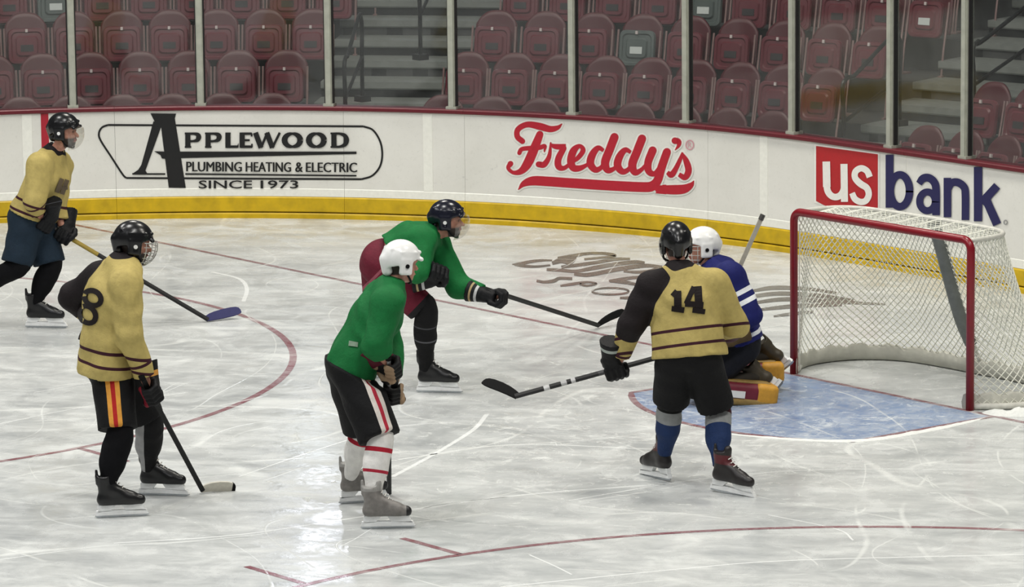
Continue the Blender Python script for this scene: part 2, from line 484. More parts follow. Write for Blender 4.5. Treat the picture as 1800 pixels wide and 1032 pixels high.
sweep('goal_line_mark', [(-.004, .207), (-.004, 1.008), (.01, 1.008), (.01, .207)], 8.05, 8.12, M_REDMARK, wall, .05)

def panel_at(u, v):
    p = on_boards(u, v, 0)
    best = min(panels, key=lambda t: min(np.linalg.norm(bpt(s)[:2] - p[:2]) for s in np.linspace(t[0], t[1], 9)))
    return best[2]
# ---- advert 1: black plumbing company sign
ox, oy, k = 150, 180, 1800 / 550.
def bfn(ox, oy, k, d=-.006):
    f = lambda x, y, i: on_boards(ox + x / k, oy + y / k, d - .00012 * i)
    f.layers = True; return f
p1 = panel_at(400, 260)
pr = Print()
top = [(130 + (1600 - 130) * t, 130 + 8 * t, 11) for t in np.linspace(0, 1, 30)]
arcr = [(1600, 138, 11), (1655, 160, 11), (1696, 225, 11), (1708, 300, 11), (1694, 370, 11), (1650, 422, 11), (1590, 442, 11)]
bot = [(1590 + (235 - 1590) * t, 442 - 7 * t, 11) for t in np.linspace(0, 1, 30)]
arcl = [(235, 435, 11), (213, 412, 11), (150, 315, 11), (90, 222, 11), (78, 180, 11), (95, 145, 11), (130, 130, 11)]
pr.stroke(top, smooth=False); pr.stroke(arcr); pr.stroke(bot, smooth=False); pr.stroke(arcl)
pr.poly([(375, 63), (522, 65), (515, 92), (578, 492), (480, 490), (448, 240), (434, 128), (420, 128), (408, 150), (396, 105)])
pr.poly([(392, 108), (440, 130), (346, 392), (358, 412), (268, 412), (304, 388), (322, 360)])
for i in range(20):
    f0, f1 = i / 20, (i + 1) / 20
    up0, up1 = 283, 283; lo0 = 323 - 26 * f0; lo1 = 323 - 26 * f1
    x0, x1 = 455 + 1105 * f0, 455 + 1105 * f1
    pr.poly([(x0, up0), (x1, up1), (x1, lo1), (x0, lo0)])
pr.poly([(395, 281), (460, 283), (460, 325), (440, 322), (432, 303)])
pr.stroke([(270, 411, 9), (365, 412, 9), (460, 412, 9)], smooth=False)
pr.stroke([(575 + 985 * t, 412 + 10 * t, 9) for t in np.linspace(0, 1, 20)], smooth=False)
def heavy(ch, x0, x1, y0=174, y1=261):
    w = x1 - x0; h = y1 - y0; s = 30; t = 14
    def S(pts): pr.stroke([(x0 + a * w, y0 + b * h, c) for a, b, c in pts])
    def L(pts): pr.stroke([(x0 + a * w, y0 + b * h, c) for a, b, c in pts], smooth=False)
    if ch in 'PLED': L([(.19, 0, s), (.19, 1, s)]); L([(0, .05, 10), (.4, .05, 10)]); L([(0, .95, 10), (.4, .95, 10)])
    if ch == 'P': S([(.2, .08, t), (.55, .07, t), (.8, .14, 24), (.86, .3, s), (.78, .48, 24), (.55, .56, t), (.2, .57, t)])
    if ch == 'L': L([(.1, .93, 15), (.92, .93, 15)]); pr.poly([(x0 + .8 * w, y1), (x0 + w, y1), (x0 + w, y0 + .68 * h)])
    if ch == 'E':
        L([(.1, .07, 14), (.95, .07, 14)]); L([(.1, .5, 12), (.78, .5, 12)]); L([(.1, .93, 15), (.97, .93, 15)])
        L([(.93, .05, 10), (.93, .26, 10)]); L([(.95, .74, 10), (.95, .98, 10)])
    if ch == 'W':
        L([(.1, 0, s), (.3, 1, s)]); L([(.3, 1, t), (.52, 0, t)]); L([(.5, 0, s), (.7, 1, s)]); L([(.7, 1, t), (.96, 0, t)])
    if ch == 'O':
        pr.stroke([(x0 + w * (.5 + .37 * math.cos(a)), y0 + h * (.5 + .43 * math.sin(a)), 14 + 20 * abs(math.cos(a))) for a in np.linspace(0, 2 * math.pi, 25)], smooth=False)
    if ch == 'D': S([(.2, .07, t), (.5, .07, t), (.78, .2, 24), (.87, .5, 32), (.78, .8, 24), (.5, .93, t), (.2, .93, t)])
for ch, a, b in (('P', 572, 665), ('P', 688, 783), ('L', 806, 882), ('E', 888, 962), ('W', 962, 1125), ('O', 1130, 1252), ('O', 1270, 1388), ('D', 1410, 1515)):
    heavy(ch, a, b)
for wd, a, b in (('PLUMBING', 580, 897), ('HEATING', 922, 1180), ('&', 1207, 1248), ('ELECTRIC', 1268, 1560)):
    pr.text(wd, a, b, 341 + (a - 580) * .006, 397 + (a - 580) * .006, 341 + (b - 580) * .006, 397 + (b - 580) * .006)
    pr.text(wd, a + 4, b + 4, 341 + (a - 580) * .006, 397 + (a - 580) * .006, 341 + (b - 580) * .006, 397 + (b - 580) * .006)
for wd, a, b in (('SINCE', 652, 960), ('1973', 1008, 1225)):
    pr.text(wd, a, b, 449, 496, bold=.012)
o = pr.build('advert_print', bfn(ox, oy, k), M_BLACK, p1); o['label'] = 'black plumbing advert lettering'

# ---- advert 2: red script
ox, oy, k = 860, 190, 4.5
p2 = panel_at(1060, 280)
S2 = [[(262, 262, 44), (222, 225, 44), (228, 168, 44), (300, 130, 46), (400, 145, 56), (480, 166, 50), (540, 155, 36), (574, 126, 8)],
      [(400, 208, 56), (352, 330, 72), (302, 440, 72), (250, 500, 50), (190, 510, 30), (150, 475, 30), (168, 440, 44)],
      [(238, 355, 34), (258, 325, 34), (330, 316, 36), (400, 312, 36), (440, 300, 30), (436, 345, 10)],
      [(390, 445, 46), (435, 445, 46), (474, 380, 34), (486, 275, 12)], [(482, 290, 20), (530, 305, 42), (606, 305, 42)],
      [(588, 318, 46), (547, 400, 52), (548, 460, 52), (590, 475, 36), (645, 436, 26)],
      [(645, 430, 26), (700, 395, 36), (742, 335, 40), (715, 300, 32), (668, 335, 56), (645, 410, 60), (662, 470, 56), (712, 476, 46), (770, 450, 28), (800, 420, 24)],
      [(905, 335, 26), (860, 316, 42), (815, 370, 58), (800, 440, 60), (840, 488, 48), (890, 465, 34), (920, 400, 30)],
      [(990, 230, 66), (952, 330, 66), (916, 430, 66), (936, 490, 52), (985, 480, 34), (1030, 430, 24)],
      [(1120, 350, 26), (1075, 331, 42), (1030, 385, 58), (1015, 455, 60), (1055, 503, 48), (1105, 480, 34), (1135, 415, 30)],
      [(1208, 242, 66), (1168, 345, 66), (1131, 445, 66), (1152, 508, 52), (1200, 490, 34), (1245, 440, 24)],
      [(1292, 335, 64), (1256, 430, 60), (1262, 500, 54), (1310, 518, 40), (1362, 450, 34)],
      [(1405, 348, 64), (1362, 470, 66), (1332, 570, 68), (1286, 618, 78), (1215, 625, 78), (1050, 618, 78), (900, 610, 78), (750, 600, 78), (600, 590, 76), (460, 580, 76), (345, 576, 72), (272, 600, 46), (230, 645, 6)],
      [(1408, 508, 30), (1440, 528, 48), (1475, 480, 40), (1512, 400, 30), (1528, 350, 14)],
      [(1525, 355, 14), (1558, 420, 46), (1576, 495, 52), (1548, 548, 46), (1500, 525, 34)],
      [(1468, 258, 52), (1498, 265, 42), (1498, 295, 30), (1470, 332, 6)],
      [(1340, 642, 60), (1450, 646, 74), (1540, 640, 70), (1595, 610, 44), (1618, 576, 6)]]
pr = Print()
for st in S2: pr.stroke([(x, y, w + 26) for x, y, w in st], cap=True)
o = pr.build('advert_halo', bfn(ox, oy, k, -.005), M_WHITE, p2)
pr = Print()
for st in S2: pr.stroke(st, cap=(st[0][2] > 30))
pr.poly([(1312, 674), (1372, 606), (1400, 606), (1400, 682)])
o = pr.build('advert_print', bfn(ox, oy, k, -.009), M_RED, p2); o['label'] = 'red script advert lettering with underline swash'
pr = Print(); pr.stroke(ellipse_stroke(1586, 292, 30, 36, 9)); pr.text('R', 1572, 1602, 272, 312)
pr.build('registered_mark', bfn(ox, oy, k, -.007), M_PALE, p2)

# ---- advert 3: bank sign
ox, oy, k = 1400, 230, 4.5
p3 = panel_at(1560, 320)
def shield(g):
    xs = np.linspace(155 - g, 643 + g, 17); tp = 120 - g + (xs - 155) * .135; bt = np.interp(xs, [155, 220, 350, 500, 643], [555, 590, 622, 630, 632]) + g
    return [p for x, a, b in zip(xs, tp, bt) for p in ((x, a), (x, b))], [(2 * i, 2 * i + 1, 2 * i + 3, 2 * i + 2) for i in range(16)]
pr = Print(); pr.add(*shield(13)); pr.build('advert_halo', bfn(ox, oy, k, -.004), M_WHITE, p3)
pr = Print(); pr.add(*shield(0)); o = pr.build('advert_shield', bfn(ox, oy, k, -.007), M_BRED, p3); o['label'] = 'red bank shield'
pr = Print()
pr.stroke([(236, 243, 60), (240, 445, 60)], smooth=False); pr.stroke(ellipse_stroke(309, 440, 68, 84, 52, 18, 0, 180))
pr.stroke([(376, 262, 56), (380, 562, 56)], smooth=False)
pr.stroke([(580, 366, 50), (558, 318, 50), (512, 296, 50), (468, 322, 50), (464, 372, 50), (505, 418, 54), (556, 452, 52), (572, 505, 50), (548, 553, 50), (505, 562, 50), (462, 538, 50), (440, 492, 46)])
pr.build('advert_letters', bfn(ox, oy, k, -.011), M_WHITE, p3)
pr = Print()
def flat(pts): pr.stroke(pts, smooth=False)
flat([(736, 190, 62), (736, 608, 62)]); pr.stroke(ellipse_stroke(818, 474, 76, 126, 60))
pr.stroke([(968, 418, 50), (1000, 378, 62), (1045, 372, 62), (1088, 405, 62), (1104, 470, 60), (1104, 668, 60)]); pr.stroke(ellipse_stroke(1036, 558, 62, 74, 56))
flat([(1194, 372, 60), (1194, 684, 60)]); pr.stroke([(1200, 470, 40), (1225, 415, 58), (1275, 408, 62), (1325, 445, 60), (1336, 510, 60), (1336, 706, 60)])
flat([(1436, 286, 66), (1436, 716, 66)]); flat([(1588, 435, 66), (1462, 572, 66)]); flat([(1500, 545, 66), (1588, 742, 68)])
o = pr.build('advert_letters', bfn(ox, oy, k, -.008), M_NAVY, p3); o['label'] = 'navy bank lettering'
pr = Print(); pr.stroke(ellipse_stroke(1654, 724, 13, 16, 9)); pr.build('registered_mark', bfn(ox, oy, k, -.008), mat('grey_print', (150, 150, 150)), p3)

# ---- glass and stanchions
def glass_material():
    t = NT('rink_glass')
    tr = t.n('ShaderNodeBsdfTransparent'); tr.inputs[0].default_value = (.90, .92, .91, 1)
    gl = t.n('ShaderNodeBsdfGlossy'); gl.inputs['Roughness'].default_value = .05; gl.inputs[0].default_value = (1, 1, 1, 1)
    df = t.n('ShaderNodeBsdfDiffuse'); df.inputs[0].default_value = (.75, .76, .74, 1)
    lw = t.n('ShaderNodeLayerWeight'); lw.inputs[0].default_value = .5
    fr = t.math('ADD', .04, t.math('MULTIPLY', t.math('POWER', lw.outputs['Facing'], 5.0), .9))
    sm = t.ramp(t.noise(t.pos((1, 1, .6)), 2.4, 5, .65, .8), .35, .75, .004, .022)
    m1 = t.n('ShaderNodeMixShader'); t.l(fr, m1.inputs[0]); t.l(tr.outputs[0], m1.inputs[1]); t.l(gl.outputs[0], m1.inputs[2])
    m2 = t.n('ShaderNodeMixShader'); t.l(sm, m2.inputs[0]); t.l(m1.outputs[0], m2.inputs[1]); t.l(df.outputs[0], m2.inputs[2])
    t.l(m2.outputs[0], t.out.inputs[0]); return t.m
M_GLASS = glass_material()
ST = [-5.3, -4.1, -2.7, -1.48, -.57, .65, 1.86, 3.06, 4.26, 5.44, 6.64, 7.82, 9.02, 10.22, 11.42, 12.62]
GT = 2.95
gm = None
for s in ST:
    N = bnormal(s); T = np.array([N[1], -N[0], 0]); c = bpt(s, .055)
    b = MB(); z0 = 1.052; zc = (z0 + GT) / 2; hh = (GT - z0) / 2
    b.box(c + UP * zc, (.032, .04, hh), (T, N, UP)); b.box(c - N * .046 + UP * zc, (.024, .008, hh), (T, N, UP))
    b.box(c + UP * (z0 + .012), (.05, .06, .012), (T, N, UP))
    so = b.build('stanchion', M_ALU, wall)
    g = MB()
    for sg in (-1, 1): g.box(c + T * sg * .038 + UP * (zc + .01), (.006, .022, hh - .012), (T, N, UP))
    g.build('gasket', M_GASKET, so)
for a, b in zip(ST[:-1], ST[1:]):
    A = bpt(a, .055); B = bpt(b, .055); T = nrm(B - A); N = np.array([-T[1], T[0], 0]); L = np.linalg.norm(B - A) / 2 - .035
    m = MB(); m.box((A + B) / 2 + UP * ((1.052 + GT) / 2), (L, .006, (GT - 1.054) / 2), (T, N, UP)); m.build('glass_pane', M_GLASS, wall)
# ================================================================= seating bowl behind the glass
M_CONC = mat('dark_concrete', (66, 66, 66), .8, var=.15, scale=6)
M_STEP = mat('aluminium_step', (124, 126, 122), .55, .0, var=.12, scale=12)
M_RISER = mat('dark_riser', (20, 22, 23), .8, var=.1)
M_SEATB = mat('maroon_seat_back', (78, 19, 29), .45, var=.06)
M_SEATP = mat('maroon_seat_pan', (100, 38, 48), .38, var=.06)
M_PLATE = mat('dark_number_plate', (46, 40, 42), .5, var=.05)
M_PLATEW = mat('white_paper_tag', (205, 208, 206), .6, var=.04)
M_GREYP = mat('grey_seat_cover', (80, 88, 86), .5, var=.08)
M_LEGS = mat('pale_seat_standard', (140, 112, 110), .45, .2, var=.08)
M_RAIL = mat('black_rail', (28, 29, 31), .4, .3)
M_BOLT = mat('pale_clip', (205, 190, 188), .4)
ROWD, ROWZ = .93, .313
def rowd(k): return 1.67 + ROWD * k       # distance of the seat fronts behind the boards
def rowz(k): return .06 + ROWZ * k
def arcpt(th, d, z):
    """th = arc metres at board radius (negative = straight part)"""
    return bpt(th, d, z)
NROW = 7
prof = [(.6, 0.0)]
for k in range(NROW):
    d0 = rowd(k) - .42
    prof += [(d0, prof[-1][1]), (d0, rowz(k))]
prof += [(rowd(NROW) - .3, rowz(NROW - 1)), (rowd(NROW) - .3, -.1), (.6, -.1)]
stand = sweep('floor_stand', prof, -7.0, 11.93, M_CONC, None, .3)
tag(stand, 'dark stepped terrace carrying the rows of maroon seats', 'terrace', kind='structure')
cw = sweep('floor_walkway', [(.13, -.06), (.13, 0), (.62, 0), (.62, -.06)], -7, 11.93, M_CONC, None, .3)
tag(cw, 'narrow concrete walkway between the boards and the seats', 'walkway', kind='structure')
AISLES = ((5.06, 6.05), (.93, 1.96))
for (a, b) in AISLES:
    for j in range(-1, NROW * 2 - 1):
        z = rowz(0) + ROWZ / 2 * (j + 1) + .0
        d = rowd(0) - .42 + ROWD / 2 * j + ROWD / 2
        so = sweep('stair_tread', [(d - .02, z - .075), (d - .03, z - .06), (d - .03, z + .002), (d + ROWD / 2 + .02, z + .002), (d + ROWD / 2 + .02, z - .03), (d, z - .075)], a, b, M_STEP, stand, .25)
        sweep('stair_riser', [(d, z - ROWZ / 2 - .02), (d, z - .07), (d + ROWD / 2, z - .07), (d + ROWD / 2, z - ROWZ / 2 - .02)], a, b, M_RISER, stand, .25)

# ---- one seat, built at its own origin: x along the row, y away from the ice, z up
def seat_meshes():
    D = {}
    b = MB()        # backrest shell with a rounded crown, curved in plan
    nx, nz = 13, 9; P = []
    for side in (0, 1):
        rows = []
        for j in range(nz + 1):
            t = j / nz; row = []
            for i in range(nx):
                s = -1 + 2 * i / (nx - 1)
                top = .865 - .13 * abs(s) ** 3.0
                z = .40 + (top - .40) * t
                w = .226 * (1 - .07 * t * t)
                y = .16 + .10 * t + .05 * (1 - s * s) * 1.0 + side * .022
                row.append((s * w, y, z))
            rows.append(row)
        P.append(np.array(rows))
    b.grid(P[0]); b.grid(P[1], True)
    n1 = (nz + 1) * nx
    ring = [j * nx for j in range(nz + 1)] + [nz * nx + i for i in range(1, nx)] + [j * nx + nx - 1 for j in range(nz - 1, -1, -1)] + [i for i in range(nx - 2, 0, -1)]
    for q, r_ in zip(ring, ring[1:] + ring[:1]): b.f.append((q, r_, r_ + n1, q + n1))
    D['back'] = mesh_data('seat_back', b.v, b.f, M_SEATB, True)
    def rrect(w, h, r, n=5):
        out = []
        for (cx, cy, a0) in ((w - r, h - r, 0), (-w + r, h - r, 90), (-w + r, -h + r, 180), (w - r, -h + r, 270)):
            for k in range(n): out.append((cx + r * math.cos(R(a0 + 90 * k / (n - 1))), cy + r * math.sin(R(a0 + 90 * k / (n - 1)))))
        return out
    # folded seat pan: stepped dish, underside towards the ice
    tilt = R(9); X = np.array([1., 0, 0]); Y = np.array([0, math.sin(tilt), math.cos(tilt)]); N = np.array([0, -math.cos(tilt), math.sin(tilt)])
    c = np.array([0, .10, .545])
    def loop(w, h, r, d): return [c + X * x + Y * y + N * d for x, y in rrect(w, h, r)]
    rings = [loop(.185, .175, .06, -.02), loop(.19, .18, .06, .0), loop(.18, .17, .055, .022), loop(.155, .145, .05, .024), loop(.145, .135, .05, .012), loop(.115, .105, .045, .014), loop(.1, .09, .04, .03)]
    V = [p for rg in rings for p in rg]; m = len(rings[0]); F = [tuple(range(m))[::-1]]
    for i in range(len(rings) - 1):
        for k in range(m): l = (k + 1) % m; F.append((i * m + k, i * m + l, (i + 1) * m + l, (i + 1) * m + k))
    F.append(tuple((len(rings) - 1) * m + k for k in range(m)))
    D['pan'] = mesh_data('seat_pan', V, F, M_SEATP, False); D['panv'] = (V, F)
    b = MB(); b.box(c + N * .033 + Y * -.02, (.064, .033, .004), (X, Y, N)); D['plate'] = mesh_data('number_plate', b.v, b.f, M_PLATE)
    b = MB(); b.box(c + N * .033 + Y * -.02, (.064, .035, .004), (X, Y, N)); D['tagw'] = mesh_data('paper_tag', b.v, b.f, M_PLATEW)
    b = MB()
    b.tube(bez([(0, .02, .0), (0, .06, .25), (0, .12, .50), (0, .17, .72)], 3), .011, 6); b.box((0, .08, .008), (.02, .09, .008))
    D['leg'] = mesh_data('seat_standard', b.v, b.f, M_LEGS)
    b = MB(); b.box(c + N * .03 + Y * .155, (.012, .016, .012), (X, Y, N)); D['clip'] = mesh_data('clip', b.v, b.f, M_BOLT)
    return D
SM = seat_meshes()
pan_grey = mesh_data('seat_pan_grey', *SM['panv'], M_GREYP)
ORD = ['first', 'second', 'third', 'fourth', 'fifth', 'sixth', 'seventh', 'eighth', 'ninth', 'tenth', 'eleventh', 'twelfth', 'thirteenth', 'fourteenth']
ROWN = ['front row nearest the glass', 'second row from the glass', 'third row from the glass', 'fourth row from the glass', 'fifth row from the glass']
def place_seat(th, k, label, tagged=False, grey=False):
    d = rowd(k)
    N = bnormal(th); p = bpt(th, d, rowz(k))
    t = empty('stadium_seat', p, math.atan2(N[1], N[0]) - math.pi / 2)
    tag(t, label, 'seat', 'maroon folding seats in the corner stand')
    link('seat_back', SM['back'], t); link('seat_pan', pan_grey if grey else SM['pan'], t)
    if tagged: link('paper_tag', SM['tagw'], t)
    else: link('number_plate', SM['plate'], t)
    link('clip', SM['clip'], t)
    for sx in (-.222, .222):
        o = link('seat_standard', SM['leg'], t, (sx, 0, 0))
    return t
PITCH = .472
special = {}
for k in range(5):
    Rr = (BR + rowd(k)) / BR
    # left section: first seat beside the wide stair, counting leftwards
    s0 = (6.24, 6.22, 6.12, 6.05, 6.0)[k]; i = 0; th = s0
    while th < 9.25 - .12 * k and i < 14:
        sp = (k == 3 and i == 6)
        place_seat(th, k, ('grey folding seat with white tag, %s left of left stair aisle, %s' % (ORD[i], ROWN[k].replace(' the', ''))) if sp else
                   'maroon folding seat, %s seat left of the left stair aisle, %s' % (ORD[i], ROWN[k]), sp, sp)
        th += PITCH / Rr; i += 1
    # middle section: between the two stairs, counting rightwards from the left stair
    n = (8, 9, 9, 10, 11)[k]; a0, a1 = (4.89, 4.89, 4.86, 4.83, 4.82)[k], (2.15, 2.13, 2.13, 2.08, 2.05)[k]
    for i in range(n):
        sp = (k, i) in ((2, 3), (3, 4), (3, 9))
        lab = ('%s folding seat with white tag, %s right of left stair aisle, %s' % ('maroon' if i == 9 else 'grey', ORD[i], ROWN[k].replace(' the', ''))) if sp else 'maroon folding seat, %s seat right of the left stair aisle, %s' % (ORD[i], ROWN[k])
        place_seat(a0 + (a1 - a0) * i / (n - 1), k, lab, sp, sp and i != 9)
    # right section
    th = .75; i = 0
    while i < (5 if k < 3 else 4):
        place_seat(th, k, 'maroon folding seat, %s seat right of the right stair aisle, %s' % (ORD[i], ROWN[k]))
        th -= PITCH / Rr if th > 0 else PITCH; i += 1

# ---- black handrails in the stairs
def handrail(th, k0, k1, label):
    z0, z1 = rowz(k0), rowz(k1); d0, d1 = rowd(k0) - .3, rowd(k1) - .3
    base = bpt(th, d0, z0); b = MB()
    P = lambda d, z: bpt(th, d, z) - base
    t = empty('handrail', base); tag(t, label, 'handrail', 'black handrails in the stair aisles')
    b.tube(bez([P(d0, z0 + .02), P(d0, z0 + .5), P(d0 - .02, z0 + .78), P(d0 + .07, z0 + .86), P(d0 + .2, z0 + .88), P(d1 - .15, z1 + .86), P(d1 - .02, z1 + .84), P(d1 + .02, z1 + .72), P(d1, z1 + .4), P(d1, z1)], 5), .021, 8)
    b.build('rail', M_RAIL, t)
    b = MB(); b.tube([P(d0, z0 + .45), P(d1, z1 + .45)], .018, 8); b.build('middle_rail', M_RAIL, t)
    for d, z in ((d0, z0), (d1, z1)):
        b = MB(); b.box(P(d, z + .03), (.06, .06, .03)); b.build('foot_plate', M_RAIL, t)
handrail(5.72, 1, 2, 'short black handrail at the foot of the left stair aisle')
handrail(5.44, 3, 5, 'black handrail standing higher up in the left stair aisle')
handrail(1.72, 1, 2, 'short black handrail at the foot of the right stair aisle')
handrail(1.12, 2, 4, 'black handrail standing higher up in the right stair aisle')
# ================================================================= the goal
M_POST = mat('red_goal_pipe', (130, 9, 27), .3, var=.08)
M_NET = mat('white_net_cord', (226, 226, 214), .8, var=.06)
M_PAD = mat('white_net_padding', (188, 187, 176), .7, var=.12, scale=9, bump=.5)
M_BASE = mat('white_base_frame', (206, 205, 196), .5, var=.1)
M_GPAD = mat('grey_support_pad', (112, 116, 114), .6, var=.15, scale=16)
GO = np.array([-.022, .022, 0])
goal = empty('hockey_goal', GO); tag(goal, 'red framed hockey goal with white netting standing at the blue crease', 'goal')
px, pz, rr = .948, 1.238, .075
b = MB()
path = [(-px, 0, .0), (-px, 0, pz - rr)] + [(-px + rr - rr * math.cos(a), 0, pz - rr + rr * math.sin(a)) for a in np.linspace(.2, math.pi / 2 - .2, 6)] + \
       [(-px + rr, 0, pz), (px - rr, 0, pz)] + [(px - rr + rr * math.sin(a), 0, pz - rr + rr * math.cos(a)) for a in np.linspace(.2, math.pi / 2 - .2, 6)] + [(px, 0, pz - rr), (px, 0, 0)]
b.tube(path, .03, 14); b.build('red_frame', M_POST, goal, smooth=True)
def base_curve(n=60, g=0.0):
    pts = bez([(-px, .03), (-1.1, .22), (-1.17, .48), (-1.08, .80), (-.80, 1.0), (-.4, 1.05), (0, 1.05), (.4, 1.05), (.80, 1.0), (1.08, .80), (1.17, .48), (1.1, .22), (px, .03)], 10)
    return [np.array([p[0] * (1 - g), p[1] - g, 0]) for p in pts]
bc = base_curve()
b = MB(); b.tube([p + UP * .025 for p in bc], .024, 8); b.build('base_frame', M_BASE, goal, smooth=True)
tc = bez([(-px + .02, .03), (-.93, .2), (-.88, .38), (-.72, .49), (-.4, .52), (0, .53), (.4, .52), (.72, .49), (.88, .38), (.93, .2), (px - .02, .03)], 10)
tc = [np.array([p[0], p[1], 1.235]) for p in tc]
b = MB(); b.tube(tc, .018, 8); b.build('top_frame', M_BASE, goal, smooth=True)
b = MB(); b.tube(bez([(0, .53, 1.23), (0, .62, 1.05), (0, .82, .5), (0, 1.05, .05)], 6), .016, 8); b.build('centre_support', M_BASE, goal, smooth=True)
b = MB()
q = bez([(0, .535, 1.2), (0, .60, 1.05), (0, .80, .5), (0, .93, .25)], 5)
b.tube([np.array(p) for p in q], .05, 10); so = b.build('support_pad', M_GPAD, goal, smooth=True); so['label'] = 'grey padded sleeve'
# padded white skirt round the inside of the base
b = MB(); rows = []
for (g, z) in ((.03, .0), (.055, .01), (.06, .06), (.05, .105), (.03, .12), (.01, .105), (.005, .0)):
    rr_ = []
    for i, p in enumerate(base_curve(g=g)):
        wv = .012 * math.sin(i * .9) + .008 * math.sin(i * 2.3)
        rr_.append(p + np.array([0, 0, z + (wv if z > .1 else 0)]))
    rows.append(rr_)
b.grid(rows); b.build('base_skirt', M_PAD, goal, smooth=True)
# netting: knotted diamond mesh hung from the top frame to the base, plus the roof
def resample(pts, n):
    pts = np.array(pts); L = np.r_[0, np.cumsum(np.linalg.norm(np.diff(pts, axis=0), axis=1))]
    t = np.linspace(0, L[-1], n); return np.stack([np.interp(t, L, pts[:, i]) for i in range(3)], 1)
def lattice(S, r, b):
    """S: rows x cols grid; cords join diagonal neighbours"""
    a, c = S.shape[:2]
    for i in range(a - 1):
        for j in range(c):
            if (i + j) % 2: continue
            for dj in (-1, 1):
                if 0 <= j + dj < c:
                    A, B = S[i, j], S[i + 1, j + dj]; t = nrm(B - A)
                    n1 = nrm(np.cross(t, [.3, .5, .8])); n2 = np.cross(t, n1)
                    V = [P + r * (math.cos(w) * n1 + math.sin(w) * n2) for P in (A, B) for w in (0, 2.094, 4.189)]
                    b.add(V, [(0, 1, 4, 3), (1, 2, 5, 4), (2, 0, 3, 5)])
nc, nr = 120, 42
topc = resample(tc, nc); basec = resample([p + UP * .04 for p in bc], nc)
ts = np.linspace(0, 1, nr); S = np.zeros((nr, nc, 3))
for i, t in enumerate(ts):
    sag = .05 * math.sin(math.pi * t)
    w = topc * (1 - t) + basec * t
    c0 = np.array([0, .2, 0]); dirn = w - c0; dirn[:, 2] = 0
    S[i] = w - dirn * sag * .5
    S[i, :, 1] += .012 * np.sin(np.arange(nc) * .45 + 3 * t) * math.sin(math.pi * t)
b = MB(); lattice(S, .0045, b); no = b.build('netting', M_NET, goal); no['kind'] = 'stuff'
nx_, ny_ = 76, 22
S = np.zeros((ny_, nx_, 3))
for j in range(nx_):
    x = -px + .04 + (2 * px - .08) * j / (nx_ - 1)
    yb = np.interp(x, [p[0] for p in tc], [p[1] for p in tc])
    for i in range(ny_):
        t = i / (ny_ - 1); S[i, j] = (x, .01 + (yb - .01) * t, 1.235 - .02 * math.sin(math.pi * t) + .01 * math.sin(j * .8))
b = MB(); lattice(S, .003, b); no = b.build('roof_netting', M_NET, goal); no['kind'] = 'stuff'
# lacing along the posts and crossbar
b = MB()
for (A, B) in (((-px + .03, .03, .05), (-px + .03, .03, pz - .1)), ((px - .03, .03, .05), (px - .03, .03, pz - .1)), ((-px + .1, .03, pz - .01), (px - .1, .03, pz - .01))):
    b.tube([np.array(A) + (np.array(B) - np.array(A)) * t for t in np.linspace(0, 1, 12)], .005, 5)
b.build('lacing_cord', M_NET, goal)
# ploughed snow banked against the net
M_SNOW = mat('scraped_snow', (226, 228, 224), .85, var=.05, scale=40, bump=.6)
def snow_bank(name, pts, w, h, label, seed):
    rs = np.random.RandomState(seed); P = [np.asarray(p, float) for p in bez(pts, 8)]; m = len(P); rows = []
    for i, p in enumerate(P):
        t = nrm(P[min(i + 1, m - 1)] - P[max(i - 1, 0)]); k = np.array([-t[1], t[0]]); f = math.sin(math.pi * i / (m - 1)) ** .5
        ww = w * f * (.85 + .3 * rs.rand()) + .004; hh = h * f * (.7 + .5 * rs.rand())
        rows.append([(*(p[:2] + k * ww * a), max(0, hh * b_ * (.7 + .5 * rs.rand())) + .0005) for a, b_ in ((-1, 0), (-.6, .5), (-.2, 1), (.25, .8), (.65, .35), (1, 0))])
    b = MB(); b.grid(rows, True); base = np.array([*P[m // 2][:2], 0]); o = b.build(name, M_SNOW, None, base, True, off=base)
    return tag(o, label, 'snow', kind='stuff')
snow_bank('snow_bank', [(1.05, .02), (1.25, .15), (1.35, .4), (1.3, .7)], .1, .05, 'low bank of scraped snow along the right side of the net', 1)
snow_bank('snow_bank', [(1.2, -.1), (1.24, -.4), (1.26, -.8), (1.22, -1.3), (.9, -1.62), (.4, -1.86)], .035, .012, 'thin ridge of snow along the near edge of the crease', 2)
